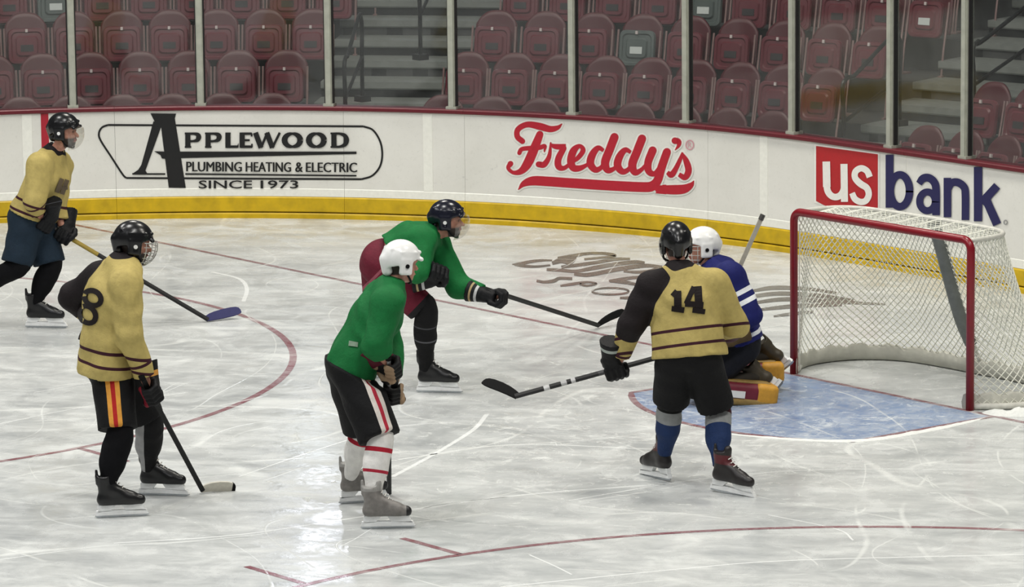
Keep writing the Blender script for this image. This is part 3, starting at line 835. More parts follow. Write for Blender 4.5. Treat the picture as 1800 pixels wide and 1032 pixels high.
# ================================================================= soft-body modelling: distance fields meshed with surface nets
def smin(a, b, k):
    if k <= 0: return np.minimum(a, b)
    h = np.clip(.5 + .5 * (b - a) / k, 0, 1); return b + (a - b) * h - k * h * (1 - h)
class Field:
    def __init__(s, lo, hi, h):
        s.h = h; s.lo = np.asarray(lo, float); s.n = np.ceil((np.asarray(hi) - s.lo) / h).astype(int) + 1
        s.F = np.full(s.n, .5, np.float32)
    def _sl(s, lo, hi):
        a = np.clip(np.floor((lo - s.lo) / s.h).astype(int), 0, s.n - 1); b = np.clip(np.ceil((hi - s.lo) / s.h).astype(int) + 1, 1, s.n)
        return a, b
    def _pts(s, a, b):
        ax = [s.lo[i] + s.h * np.arange(a[i], b[i]) for i in range(3)]
        return np.stack(np.meshgrid(*ax, indexing='ij'), -1)
    def apply(s, prim, k=.02, sub=False):
        fn, lo, hi = prim; m = 3 * s.h + k
        a, b = s._sl(lo - m, hi + m)
        if (b <= a).any(): return s
        sl = tuple(slice(a[i], b[i]) for i in range(3)); d = fn(s._pts(a, b)).astype(np.float32)
        s.F[sl] = -smin(-s.F[sl], d, k) if sub else smin(s.F[sl], d, k)
        return s
    def mesh(s):
        F = s.F; h = s.h
        F[0] = F[-1] = .5; F[:, 0] = F[:, -1] = .5; F[:, :, 0] = F[:, :, -1] = .5
        S = F < 0; nx, ny, nz = F.shape
        c = np.zeros((nx - 1, ny - 1, nz - 1), np.int8); offs = [(i, j, k) for i in (0, 1) for j in (0, 1) for k in (0, 1)]
        for (i, j, k) in offs: c += S[i:nx - 1 + i, j:ny - 1 + j, k:nz - 1 + k]
        act = np.argwhere((c > 0) & (c < 8))
        if len(act) == 0: return np.zeros((0, 3)), []
        vals = np.stack([F[act[:, 0] + i, act[:, 1] + j, act[:, 2] + k] for (i, j, k) in offs], 1)
        O = np.array(offs, float); acc = np.zeros((len(act), 3)); cnt = np.zeros(len(act))
        for p in range(8):
            for q in range(p + 1, 8):
                if np.abs(O[p] - O[q]).sum() != 1: continue
                m = (vals[:, p] < 0) != (vals[:, q] < 0)
                t = vals[:, p] / np.where(m, vals[:, p] - vals[:, q], 1)
                acc[m] += (O[p] + t[:, None] * (O[q] - O[p]))[m]; cnt[m] += 1
        V = s.lo + h * (act + acc / cnt[:, None])
        vid = -np.ones(c.shape, np.int64); vid[tuple(act.T)] = np.arange(len(act))
        Q = []
        for ax in range(3):
            sl0 = [slice(None)] * 3; sl1 = [slice(None)] * 3; sl0[ax] = slice(0, -1); sl1[ax] = slice(1, None)
            A, B = S[tuple(sl0)], S[tuple(sl1)]
            e = np.argwhere(A != B); e = e[(e[:, (ax + 1) % 3] > 0) & (e[:, (ax + 2) % 3] > 0)]
            u, w = np.zeros(3, int), np.zeros(3, int); u[(ax + 1) % 3] = 1; w[(ax + 2) % 3] = 1
            q = np.stack([vid[tuple((e - u - w).T)], vid[tuple((e - w).T)], vid[tuple(e.T)], vid[tuple((e - u).T)]], 1)
            flip = ~A[tuple(e.T)]; q[flip] = q[flip][:, ::-1]; Q.append(q)
        Q = np.concatenate(Q); Q = Q[(Q >= 0).all(1)]
        return V, Q
def cone(a, b, ra, rb, wide=None, cut0=False, cut1=False):
    """tapered limb from a to b; wide = (axis, factor) stretches it; cut = flat end"""
    a = np.asarray(a, float); b = np.asarray(b, float); ab = b - a
    f = 1.0; ax = None
    if wide is not None: ax = nrm(wide[0]); f = wide[1]
    g = (1 / f - 1)
    abw = ab if ax is None else ab + ax * (ab @ ax) * g
    L2 = max(abw @ abw, 1e-9); n = nrm(ab)
    def fn(P):
        v = P - a; vw = v if ax is None else v + ax * ((v @ ax) * g)[..., None]
        t = np.clip(vw @ abw / L2, 0, 1)
        d = np.linalg.norm(vw - t[..., None] * abw, axis=-1) - (ra + (rb - ra) * t)
        if cut0: d = np.maximum(d, -(v @ n))
        if cut1: d = np.maximum(d, (P - b) @ n)
        return d
    m = max(ra, rb) * max(f, 1)
    return fn, np.minimum(a, b) - m, np.maximum(a, b) + m
def ellip(c, axes, rad, cut=None):
    c = np.asarray(c, float); A = np.stack([nrm(x) for x in axes]); rad = np.asarray(rad, float)
    def fn(P):
        q = (P - c) @ A.T; k0 = np.linalg.norm(q / rad, axis=-1); k1 = np.linalg.norm(q / rad ** 2, axis=-1)
        d = k0 * (k0 - 1) / np.maximum(k1, 1e-6)
        if cut is not None:
            o, nn = cut; d = np.maximum(d, (P - o) @ nn)
        return d
    return fn, c - rad.max(), c + rad.max()
def rbox(c, axes, half, r):
    c = np.asarray(c, float); A = np.stack([nrm(x) for x in axes]); half = np.asarray(half, float) - r
    def fn(P):
        q = np.abs((P - c) @ A.T) - half
        return np.linalg.norm(np.maximum(q, 0), axis=-1) + np.minimum(q.max(-1), 0) - r
    m = np.linalg.norm(half + r); return fn, c - m, c + m
def plate(c, n, half, r):
    t = np.cross(n, UP); return rbox(c, (n, t, np.cross(t, n)), half, r)
def sdf_mesh(prims, h, noise=None, extra=.03):
    """prims: [(prim, k, subtract)]"""
    lo = np.min([p[0][1] for p in prims if not p[2]], 0) - extra; hi = np.max([p[0][2] for p in prims if not p[2]], 0) + extra
    F = Field(lo, hi, h)
    for p, k, sb in prims: F.apply(p, k, sb)
    if noise is not None:
        P = F._pts(np.zeros(3, int), F.n); F.F += noise(P).astype(np.float32)
    return F.mesh()
def soft_obj(name, VQ, mt, parent, base, attrs=None, matfn=None):
    V, Q = VQ
    me = bpy.data.meshes.new(name); W = V - base
    me.vertices.add(len(W)); me.vertices.foreach_set('co', W.astype(np.float32).ravel())
    Q = np.asarray(Q, np.int32); me.loops.add(Q.size); me.loops.foreach_set('vertex_index', Q.ravel())
    me.polygons.add(len(Q)); me.polygons.foreach_set('loop_start', np.arange(0, Q.size, 4, dtype=np.int32))
    me.polygons.foreach_set('loop_total', np.full(len(Q), 4, np.int32))
    me.polygons.foreach_set('use_smooth', np.ones(len(Q), bool))
    me.update(calc_edges=True); me.validate()
    for k, a in (attrs or {}).items():
        at_ = me.attributes.new(k, 'FLOAT', 'POINT'); at_.data.foreach_set('value', np.asarray(a, np.float32))
    me.materials.append(mt)
    o = bpy.data.objects.new(name, me); COL.objects.link(o)
    if parent is not None: o.parent = parent
    else: o.location = tuple(base)
    return o
def wrinkle(amp, f=1.0, seed=0.0):
    def fn(P):
        x, y, z = P[..., 0] * f, P[..., 1] * f, P[..., 2] * f
        w = np.sin(9 * x + 5 * z + seed) + np.sin(8 * y - 7 * z + 1.7 * seed)
        return amp * (np.sin(31 * z + 14 * x + 2.2 * w + seed) * .55 + np.sin(23 * x - 19 * y + 17 * z + 1.6 * w) * .45)
    return fn
def along(P, a, b):
    a = np.asarray(a); b = np.asarray(b); n = nrm(b - a); return (P - a) @ n
def polyline_param(P, pts):
    """distance from the last point of the polyline, measured along it"""
    pts = [np.asarray(p) for p in pts]; best = np.full(len(P), 9.); out = np.zeros(len(P)); tot = sum(np.linalg.norm(b - a) for a, b in zip(pts[:-1], pts[1:])); acc = 0
    for i, (a, b) in enumerate(zip(pts[:-1], pts[1:])):
        L = np.linalg.norm(b - a); n = (b - a) / L; t = (P - a) @ n
        tc = np.clip(t, 0, L); d = np.linalg.norm(P - a - tc[:, None] * n, axis=1)
        if i == len(pts) - 2: tt = np.maximum(t, 0)
        else: tt = tc
        m = d < best - 1e-6; best[m] = d[m]; out[m] = (tot - acc - tt)[m]; acc += L
    return out

# ---- shared sports materials
M_STEEL = mat('blade_steel', (196, 200, 204), .22, .9, var=.05)
M_HOLDER = mat('white_blade_holder', (244, 245, 244), .4, var=.05)
M_LACE = mat('white_lace', (215, 212, 205), .8, var=.05)
M_BLACKP = mat('black_helmet_plastic', (15, 15, 17), .26, var=.08)
M_WHITEP = mat('white_helmet_plastic', (238, 238, 236), .25, var=.03)
M_BLACKC = mat('black_nylon', (12, 12, 14), .75, var=.15, spec=.2, bump=.2)
M_WIRE = mat('cage_wire', (205, 205, 200), .3, .6, var=.05)
M_STICKB = mat('black_stick', (8, 8, 9), .5, var=.1, spec=.3)
M_TAPE = mat('black_tape', (11, 11, 12), .85, var=.1, spec=.2)
M_TAPEW = mat('white_tape', (206, 202, 190), .85, var=.08)
M_NAVYB = mat('navy_blade_tape', (42, 42, 92), .7, var=.1)
def visor_material():
    t = NT('clear_visor')
    tr = t.n('ShaderNodeBsdfTransparent'); tr.inputs[0].default_value = (.90, .89, .86, 1)
    gl = t.n('ShaderNodeBsdfGlossy'); gl.inputs['Roughness'].default_value = .12; gl.inputs[0].default_value = (1, .98, .95, 1)
    lw = t.n('ShaderNodeLayerWeight'); lw.inputs[0].default_value = .5
    f = t.math('ADD', .10, t.math('MULTIPLY', t.math('POWER', lw.outputs['Facing'], 3.0), .7))
    m = t.n('ShaderNodeMixShader'); t.l(f, m.inputs[0]); t.l(tr.outputs[0], m.inputs[1]); t.l(gl.outputs[0], m.inputs[2])
    t.l(m.outputs[0], t.out.inputs[0]); return t.m
M_VISOR = visor_material()
def skin_material():
    t = NT('skin'); nz = t.noise(t.pos(), 40, 3)
    c = t.mix(t.ramp(nz, .35, .65), lin((170, 118, 98)), lin((190, 138, 118)))
    c = t.mix(t.attr('hair'), c, lin((44, 32, 26))); c = t.mix(t.attr('lip'), c, lin((140, 72, 66))); c = t.mix(t.attr('eye'), c, lin((30, 24, 22)))
    t.l(c, t.p.inputs['Base Color']); t.p.inputs['Roughness'].default_value = .55; t.p.inputs['Subsurface Weight'].default_value = .05
    return t.m
M_SKIN = skin_material()

def head_prims(H, f, u):
    r = nrm(np.cross(f, u)); ax = (r, f, u); p = lambda x, y, z: H + r * x + f * y + u * z
    L = [(ellip(p(0, -.01, .03), ax, (.076, .098, .10)), .0, False), (ellip(p(0, .015, -.045), ax, (.062, .075, .075)), .03, False),
         (ellip(p(0, .055, -.092), ax, (.035, .03, .026)), .02, False),                                     # chin
         (cone(p(0, .083, .005), p(0, .108, -.03), .009, .015), .012, False),                                # nose
         (cone(p(-.045, .078, .03), p(.045, .078, .03), .014, .014), .014, False),                           # brow
         (cone(p(-.02, .088, -.062), p(.02, .088, -.062), .009, .009), .008, False)]                         # lips
    for s in (-1, 1):
        L += [(ellip(p(s * .033, .088, .008), ax, (.017, .012, .011)), .008, True),                          # eye socket
              (ellip(p(s * .033, .075, .008), ax, (.013, .013, .012)), .002, False),
              (ellip(p(s * .078, -.005, -.01), ax, (.012, .022, .034)), .008, False)]                        # ear
    return L
def head_attrs(V, H, f, u, beard):
    r = nrm(np.cross(f, u)); q = np.stack([(V - H) @ r, (V - H) @ f, (V - H) @ u], 1)
    near = np.linalg.norm(q, axis=1) < .16
    eye = np.zeros(len(V)); lip = np.zeros(len(V)); hair = np.zeros(len(V))
    for s in (-1, 1): eye = np.maximum(eye, np.clip((.015 - np.linalg.norm((q - np.array([s * .033, .088, .008])) * [1, 1, 1.3], axis=1)) / .006, 0, 1))
    lip = np.clip((.014 - np.abs(q[:, 2] + .062)) / .006, 0, 1) * np.clip((.03 - np.abs(q[:, 0])) / .01, 0, 1) * (q[:, 1] > .05)
    hair = np.clip(np.maximum((q[:, 2] - .055) / .015, (-.02 - q[:, 1]) / .02 * (q[:, 2] > -.07)), 0, 1)
    if beard: hair = np.maximum(hair, np.clip((-.035 - q[:, 2]) / .015, 0, 1) * (q[:, 1] > .0) * (q[:, 2] > -.14) * (lip < .5))
    return dict(eye=eye * near, lip=lip * near, hair=hair * near)

def helmet_obj(H, f, u, mt, parent, base, kind, vent_mat):
    r = nrm(np.cross(f, u)); ax = (r, f, u); p = lambda x, y, z: H + r * x + f * y + u * z
    cutn = nrm(-u + f * .30)
    pr = [(ellip(p(0, -.012, .042), ax, (.102, .132, .118), (p(0, .0, .018), cutn)), 0, False)]
    for s in (-1, 1):
        pr += [(rbox(p(s * .088, -.012, -.005), ax, (.016, .045, .055), .014), .012, False), (cone(p(s * .045, .10, .085), p(s * .05, -.10, .10), .012, .012), .008, False),
               (cone(p(s * .078, .06, .085), p(s * .085, -.05, .085), .010, .010), .006, False)]
        pr += [(ellip(p(s * .108, -.01, -.012), ax, (.012, .014, .016)), .003, True)]
    pr += [(cone(p(0, -.125, .03), p(0, -.10, -.045), .035, .035), .02, False), (cone(p(-.07, .105, .042), p(.07, .105, .042), .014, .014), .012, False)]
    ho = soft_obj('helmet', sdf_mesh(pr, .007), mt, parent, base)
    b = MB()
    for s in (-1, 1):
        b = MB(); b.tube([p(s * .100, -.01, .0) - base, p(s * .109, -.01, .0) - base], .014, 10); b.build('ear_cap', vent_mat, ho)
    # chin strap
    b = MB(); b.tube([q - base for q in bez([p(-.085, .0, -.05), p(-.07, .04, -.10), p(0, .07, -.125), p(.07, .04, -.10), p(.085, .0, -.05)], 5)], .007, 6); b.build('chin_strap', M_BLACKC, ho)
    def sh(az, el, k=1.0):
        return p(.108 * k * math.sin(az) * math.cos(el), .02 + .135 * k * math.cos(az) * math.cos(el), -.01 + .135 * k * math.sin(el)) - base
    if kind == 'cage':
        b = MB()
        for el in (-62, -44, -28, -12, 4, 16):
            b.tube([sh(R(az), R(el)) for az in range(-78, 79, 12)], .0030, 5)
        for az in (-72, -52, -34, -17, 0, 17, 34, 52, 72):
            b.tube([sh(R(az), R(el)) for el in range(-66, 19, 12)], .0030, 5)
        b.build('face_cage', M_WIRE, ho)
    elif kind in ('visor', 'shield'):
        lowest = -34 if kind == 'visor' else -72
        G = [[sh(R(az), R(el), 1.04) for az in range(-74, 75, 8)] for el in np.linspace(lowest, 20, 9)]
        b = MB(); b.grid(np.array(G)); b.build('visor', M_VISOR, ho, smooth=True)
    return ho

def glove_obj(wrist, elbow, hand, stick, parent, base, mt, name='glove', flip=1):
    """padded hockey glove closed round the stick axis at hand"""
    W = nrm(np.asarray(wrist) - hand); T = nrm(stick); W = nrm(W - T * (W @ T)); N = np.cross(T, W) * flip
    G = 1.22
    p = lambda t, w, n: hand + (T * t + W * w + N * n) * G
    pr = [(rbox(p(0, .052, .012), (T, W, N), (.050 * G, .05 * G, .036 * G), .022 * G), 0, False)]
    for i, t in enumerate((-.046, -.0165, .0135, .042)):
        l = (.92, 1.0, 1.02, .95)[i]
        path = [p(t, .025, .042), p(t, -.022 * l, .046), p(t, -.046 * l, .014), p(t, -.036, -.022), p(t, -.004, -.034)]
        for a, b in zip(path[:-1], path[1:]): pr.append((cone(a, b, .0165 * G, .0155 * G), .003, False))
    tp = [p(.052, .06, -.018), p(.060, .02, -.040), p(.052, -.014, -.044), p(.046, -.034, -.036)]
    for a, b in zip(tp[:-1], tp[1:]): pr.append((cone(a, b, .019 * G, .017 * G), .004, False))
    fa = nrm(np.asarray(elbow) - wrist)
    c0 = p(0, .09, .008); c1 = c0 + nrm(fa * .7 + W * .3) * .12
    pr += [(cone(c0, c1, .056, .082, None, False, True), .012, False)]
    V, Q = sdf_mesh(pr, .007)
    ax = nrm(c1 - c0); cu = (V - c0) @ ax
    return soft_obj(name, (V, Q), mt, parent, base, dict(cuff=cu, knuckle=(V - hand) @ N))

def skate_obj(ground, toe, up, parent, base, boot_mat, toe_mat=None, holder=None):
    """skate whose runner touches the ice at ground (under mid foot)"""
    D = nrm(toe); U = nrm(np.asarray(up, float) - D * (np.asarray(up) @ D)); S = np.cross(D, U)
    p = lambda d, u, s=0: ground + D * d + U * (u + .012) + S * s
    pr = [(cone(p(-.085, .105), p(.10, .102), .040, .040), 0, False), (cone(p(.08, .105), p(.155, .098), .042, .036), .02, False),
          (cone(p(-.065, .12), p(-.075, .265), .045, .050, None, False, True), .03, False), (cone(p(-.02, .17), p(.09, .12), .045, .036), .03, False),
          (cone(p(-.03, .20), p(-.025, .285), .030, .026), .02, False), (cone(p(-.118, .22), p(-.125, .30), .012, .010), .02, False),
          (rbox(p(0, .03), (D, U, S), (.3, .04, .1), .001), .004, True)]
    V, Q = sdf_mesh(pr, .008)
    bo = soft_obj('skate', (V, Q), boot_mat, parent, base, dict(toe=(V - ground) @ D, hgt=(V - ground) @ U))
    b = MB(); o = ground - base
    for poly in ([(-.12, .085), (-.005, .085), (-.04, .045), (-.12, .038)], [(.03, .085), (.17, .085), (.192, .038), (.06, .045)], [(-.13, .048), (.195, .048), (.21, .018), (-.135, .018)]):
        b.prism(poly, o, D, U, S, .032)
    b.build('blade_holder', M_HOLDER if holder is None else holder, bo)
    b = MB(); b.prism([(-.135, .018), (.205, .018), (.215, .012), (.19, .001), (-.12, .0), (-.14, .008)], o, D, U, S, .004); b.build('blade', M_STEEL, bo)
    b = MB()
    for i in range(5):
        c = p(-.005 + .021 * i, .222 - .021 * i) - base; n = nrm(D * .75 + U)
        b.tube([c - S * .024 + n * .004, c + n * .017, c + S * .024 + n * .004], .004, 5)
    b.build('lace', M_LACE, bo)
    return bo

def stick_obj(top, heel, toe_pt, label, shaft_mat, blade_mat, tip_mat=None, bands=None, blade_h=.066, w=.033):
    """shaft from top to heel, blade from heel to toe_pt"""
    top, heel, toe_pt = map(lambda q: np.asarray(q, float), (top, heel, toe_pt))
    t = empty('hockey_stick', heel); tag(t, label, 'stick')
    ax = nrm(heel - top); bd = nrm(toe_pt - heel); n = nrm(np.cross(ax, bd)); side = np.cross(n, ax)
    L = np.linalg.norm(heel - top)
    b = MB(); m = 12; V = []
    ss = np.linspace(0, L, m)
    prof = [(.5, .3), (.3, .5), (-.3, .5), (-.5, .3), (-.5, -.3), (-.3, -.5), (.3, -.5), (.5, -.3)]
    for s in ss: V += [top - heel + ax * s + side * x * w + n * y * .024 for x, y in prof]
    F = [(i * 8 + k, i * 8 + (k + 1) % 8, (i + 1) * 8 + (k + 1) % 8, (i + 1) * 8 + k) for i in range(m - 1) for k in range(8)]
    F += [tuple(range(7, -1, -1)), tuple((m - 1) * 8 + k for k in range(8))]
    so = mobj('shaft', V, F, shaft_mat, t)
    a = so.data.attributes.new('s', 'FLOAT', 'POINT'); a.data.foreach_set('value', np.repeat(ss, 8).astype(np.float32))
    b = MB(); b.tube([top - heel - ax * .01, top - heel + ax * .025], .021, 8); b.build('butt_tape', M_TAPE if tip_mat is not M_TAPEW else M_TAPEW, so)
    bl = np.linalg.norm(toe_pt - heel); bu = nrm(-ax - bd * (-ax @ bd))
    if bu[2] < 0 and abs(bd[2]) < .8: bu = -bu
    bn = np.cross(bd, bu)
    def ring(f, hh, th):
        c = bd * bl * f + bn * (.035 * f * f)
        lo = -.012 + (.0 if f < .85 else .012 * (f - .85) / .15); hi_ = hh
        return [c + bu * (lo) + bn * th, c + bu * hi_ + bn * th * .7, c + bu * hi_ - bn * th * .7, c + bu * lo - bn * th]
    fs = [(-.05, .035), (.08, blade_h * .75), (.25, blade_h * .9), (.5, blade_h), (.75, blade_h), (.9, blade_h * .9), (.97, blade_h * .72), (1.0, blade_h * .45)]
    V = []; 
    for f, hh in fs: V += ring(f, hh, .008)
    F = [(i * 4 + k, i * 4 + (k + 1) % 4, (i + 1) * 4 + (k + 1) % 4, (i + 1) * 4 + k) for i in range(len(fs) - 1) for k in range(4)]
    F += [(3, 2, 1, 0), tuple((len(fs) - 1) * 4 + k for k in range(4))]
    bo = mobj('blade', V, F, blade_mat, t)
    if tip_mat is not None:
        V = []
        for f, hh in fs[-3:]: V += ring(f + .005, hh + .002, .0095)
        F = [(i * 4 + k, i * 4 + (k + 1) % 4, (i + 1) * 4 + (k + 1) % 4, (i + 1) * 4 + k) for i in range(2) for k in range(4)] + [(3, 2, 1, 0), (8, 9, 10, 11)]
        mobj('blade_tip', V, F, tip_mat, bo)
    return t

# ---- one player from joints
def build_player(S):
    """S: dict of 3-D joints and looks; returns the person object"""
    J = {k: np.asarray(v, float) for k, v in S['j'].items()}
    base = np.array([J['pelvis'][0], J['pelvis'][1], 0.0])
    f = nrm(S['face']); u = nrm(S.get('head_up', UP)); f = nrm(f - u * (f @ u)); H = J['head']
    sh = {s: J['sho_' + s] for s in 'lr'}; el = {s: J['elb_' + s] for s in 'lr'}; ha = {s: J['hand_' + s] for s in 'lr'}
    hip = {s: J['hip_' + s] for s in 'lr'}; kn = {s: J['knee_' + s] for s in 'lr'}; gr = {s: J['foot_' + s] for s in 'lr'}
    toe = {s: nrm(S['toe_' + s]) for s in 'lr'}; fup = {s: nrm(S.get('fup_' + s, UP)) for s in 'lr'}
    ank = {s: gr[s] + fup[s] * .165 - toe[s] * .065 for s in 'lr'}
    wr = {s: ha[s] + nrm(el[s] - ha[s]) * .085 for s in 'lr'}
    lat = nrm(sh['r'] - sh['l']); hl = nrm(hip['r'] - hip['l']); neck = J['neck']; pel = J['pelvis']; chest = J['chest']
    g = S.get('girth', 1.0)
    ux = nrm(neck - pel)
    # ---------- body: one continuous skin surface
    pr = head_prims(H, f, u)
    pr += [(cone(H - u * .06 - f * .015, neck - ux * .06, .052, .054), .02, False), (cone(neck - ux * .06, chest, .066, .10, (lat, 1.4)), .04, False), (cone(chest, pel, .105, .11, (lat, 1.35)), .06, False)]
    for s in 'lr':
        pr += [(cone(sh[s], el[s], .052, .042), .03, False), (cone(el[s], wr[s], .042, .030), .02, False), (cone(wr[s], ha[s], .028, .016), .01, False),
               (cone(hip[s], kn[s], .082, .058), .04, False), (cone(kn[s], ank[s] + fup[s] * .02, .056, .036), .03, False), (cone(ank[s], gr[s] + fup[s] * .10 + toe[s] * .1, .034, .026), .02, False)]
    V, Q = sdf_mesh(pr, .0105)
    body = soft_obj('person', (V, Q), M_SKIN, None, base, head_attrs(V, H, f, u, S.get('beard', False)))
    tag(body, S['label'], 'person')
    # ---------- jersey
    hem = S.get('hem', .10); ux = nrm(neck - pel); hem_pt = pel - ux * hem
    W1, W2 = S.get('w_chest', 1.5), S.get('w_hem', 1.35)
    tors = [(cone(neck - ux * .045, chest, .115 * g, .150 * g, (lat, W1)), 0), (cone(neck + (H - neck) * .36, neck - ux * .06, .072, .115, None, True), .03), (cone(chest, hem_pt, .150 * g, .178 * g * S.get('hemw', 1), (nrm(lat + hl), W2), False, True), .05)]
    arms = {}
    for s in 'lr':
        cw = wr[s] + nrm(el[s] - wr[s]) * .035
        arms[s] = [(cone(neck - ux * .03 + (sh[s] - neck) * .35, sh[s], .088, .106), .04), (cone(sh[s], el[s], .108 * S.get('arm', 1), .088 * S.get('arm', 1)), .03), (cone(el[s], cw, .088 * S.get('arm', 1), .068, None, False, True), .025)]
    pr = [(p, k, False) for p, k in tors] + [(p, k, False) for s in 'lr' for p, k in arms[s]]
    if S.get('goalie'): pr += [(ellip(chest - ux * .02 + S['fwd'] * .06, (lat, S['fwd'], ux), (.27, .17, .25)), .05, False)]
    wk = wrinkle(.007, 1.0, S.get('seed', 0)); bk = np.cross(lat, ux); sd_ = S.get('seed', 0)
    def cloth(P):       # folds hanging from chest to hem, on top of the small creases
        q = P - hem_pt; t = q @ ux; a = np.arctan2(q @ lat, q @ bk)
        keep = np.clip(np.abs(t) / .05, 0, 1); fade = np.exp(-np.clip(t, 0, 2) / .25) * keep
        return wk(P) * keep + .006 * fade * np.sin(7 * a + 3 * np.sin(5 * t + sd_) + sd_) + .004 * keep * np.sin(13 * t + 2.5 * np.sin(3 * a + sd_))
    V, Q = sdf_mesh(pr, .0125, cloth)
    dT = np.min([p[0](V) for p, _ in tors], 0); at_ = dict(tor=(V - hem_pt) @ ux)
    dA = {s: np.min([p[0](V) for p, _ in arms[s][1:]], 0) for s in 'lr'}
    dY = {s: np.minimum(dA[s], arms[s][0][0][0](V)) for s in 'lr'}
    for s in 'lr':
        o_ = 'r' if s == 'l' else 'l'
        at_['m' + s] = np.clip(.5 + (np.minimum(dT, dA[o_]) - dA[s]) / .02, 0, 1)
        at_['y' + s] = np.clip(.5 + (np.minimum(dT, dA[o_]) - dY[s] + .012) / .02, 0, 1)
        at_['a' + s] = polyline_param(V, (sh[s], el[s], wr[s]))
    at_['neckd'] = np.linalg.norm(V - (neck + ux * .02), axis=1)
    jersey = soft_obj('jersey', (V, Q), S['jersey'], body, base, at_)
    S['bvh'] = BVHTree.FromPolygons([tuple(v) for v in V], [tuple(map(int, q)) for q in Q]); S['jo'] = jersey; S['base'] = base
    # ---------- pants
    pk = S.get('pant_len', .86)
    pr = [(ellip(pel + ux * .02, (hl, np.cross(ux, hl), ux), (.205 * g * S.get('pg', 1), .165 * g * S.get('pg', 1), .17), (hem_pt + ux * (.03 if hem > 0 else .3), ux)), 0, False)]
    for s in 'lr':
        e = hip[s] + (kn[s] - hip[s]) * pk
        pc = cone(hip[s], e, .128 * g * S.get('pg', 1), .118 * g * S.get('pg', 1), None, False, True)
        if hem > 0: pc = (lambda P, q=pc[0]: np.maximum(q(P), (P - hem_pt - ux * .03) @ ux), pc[1], pc[2])
        pr.append((pc, .035, False))
    V, Q = sdf_mesh(pr, .0125, wrinkle(.005, .9, 3 + S.get('seed', 0)))
    at_ = {}
    for s in 'lr':
        sg = 1 if s == 'r' else -1
        t = nrm(kn[s] - hip[s]); out = nrm(hl * sg - t * (hl @ t) * sg); fw = np.cross(t, out); q = V - hip[s]
        ang = np.degrees(np.arctan2(q @ fw, q @ out)) * (1 if s == 'r' else -1)
        at_['ang' + s] = ang; at_['leg' + s] = q @ t
        o_ = 'l' if s == 'r' else 'r'
        at_['side' + s] = ((V - pel) @ hl * sg > .0).astype(float)
    soft_obj('hockey_pants', (V, Q), S['pants'], body, base, at_)
    # ---------- socks over shin pads
    for s in 'lr':
        t = nrm(ank[s] - kn[s]); L = np.linalg.norm(ank[s] - kn[s]); fwd_k = nrm(toe[s] - t * (toe[s] @ t)); sk = S.get('sock', 1.0)
        pr = [(cone(kn[s] - t * .06, kn[s] + t * .06, .078 * sk, .080 * sk), 0, False), (cone(kn[s] + fwd_k * .012, kn[s] + t * (L * .45) + fwd_k * .006, .078 * sk, .074 * sk), .03, False), (cone(kn[s] + t * (L * .4), ank[s] - t * .01, .072 * sk, .046, None, False, True), .03, False)]
        pr += [(ellip(kn[s] + t * (L * .36) - fwd_k * .03, (t, fwd_k, np.cross(t, fwd_k)), (.13, .058, .062)), .03, False)]
        V, Q = sdf_mesh(pr, .010, wrinkle(.003, 1.3, S.get('seed', 0)))
        soft_obj('sock', (V, Q), S['sock_' + s], body, base, dict(dn=(V - kn[s]) @ t, lat=(V - kn[s]) @ np.cross(t, fwd_k), fr=(V - kn[s]) @ fwd_k))
    # ---------- skates, gloves, helmet
    for s in 'lr':
        skate_obj(gr[s], toe[s], fup[s], body, base, S['boot'])
        if S.get('glove_' + s, S['glove']) is not None:
            glove_obj(wr[s], el[s], ha[s], S['grip_' + s], body, base, S['glove'], flip=S.get('flip_' + s, 1 if s == 'r' else -1))
    helmet_obj(H, f, u, S['helmet'], body, base, S.get('mask', 'cage'), S.get('vent', M_BLACKC))
    return body
def jersey_number(S, strokes, name, mt, fn=None):
    """print sewn to the cloth: strokes given in pixels are laid on the jersey surface"""
    pr = Print()
    for st in strokes: pr.stroke(st, smooth=False)
    hits = [S['bvh'].ray_cast(Vector(CAM), Vector(nrm(ray(x, y))))[0] is not None for x, y in pr.V]
    pr.F = [f for f in pr.F if all(hits[i] for i in f)]
    def onto(x, y):
        d = nrm(ray(x, y)); hit = S['bvh'].ray_cast(Vector(CAM), Vector(d))
        if hit[0] is None: return np.zeros(3)
        return np.array(hit[0]) + np.array(hit[1]) * .007 * (1 if np.dot(np.array(hit[1]), d) < 0 else -1) - S['base']
    return pr.build(name, onto, mt, S['jo'])
def dens(pts, n=8):
    """split straight stroke segments finely"""
    out = []
    for a, b in zip(pts[:-1], pts[1:]):
        for k in range(n): out.append(tuple(np.array(a) + (np.array(b) - np.array(a)) * k / n))
    return out + [pts[-1]]
# ================================================================= the players
GOLD = (180, 162, 98); DK = (26, 20, 22); BURG = (58, 22, 34)
def frame(dist):
    """joint maker: pixel plus metres away from (+) or towards (-) the camera, around a player's distance"""
    return lambda u, v, dep=0.0: at(u, v, dist + dep)
def hdir(r, a, z=0.0): return nrm(RH * r + FH * a + UP * z)
M_NUM = mat('black_tackle_twill', (30, 24, 24), .8, var=.08, spec=.2)

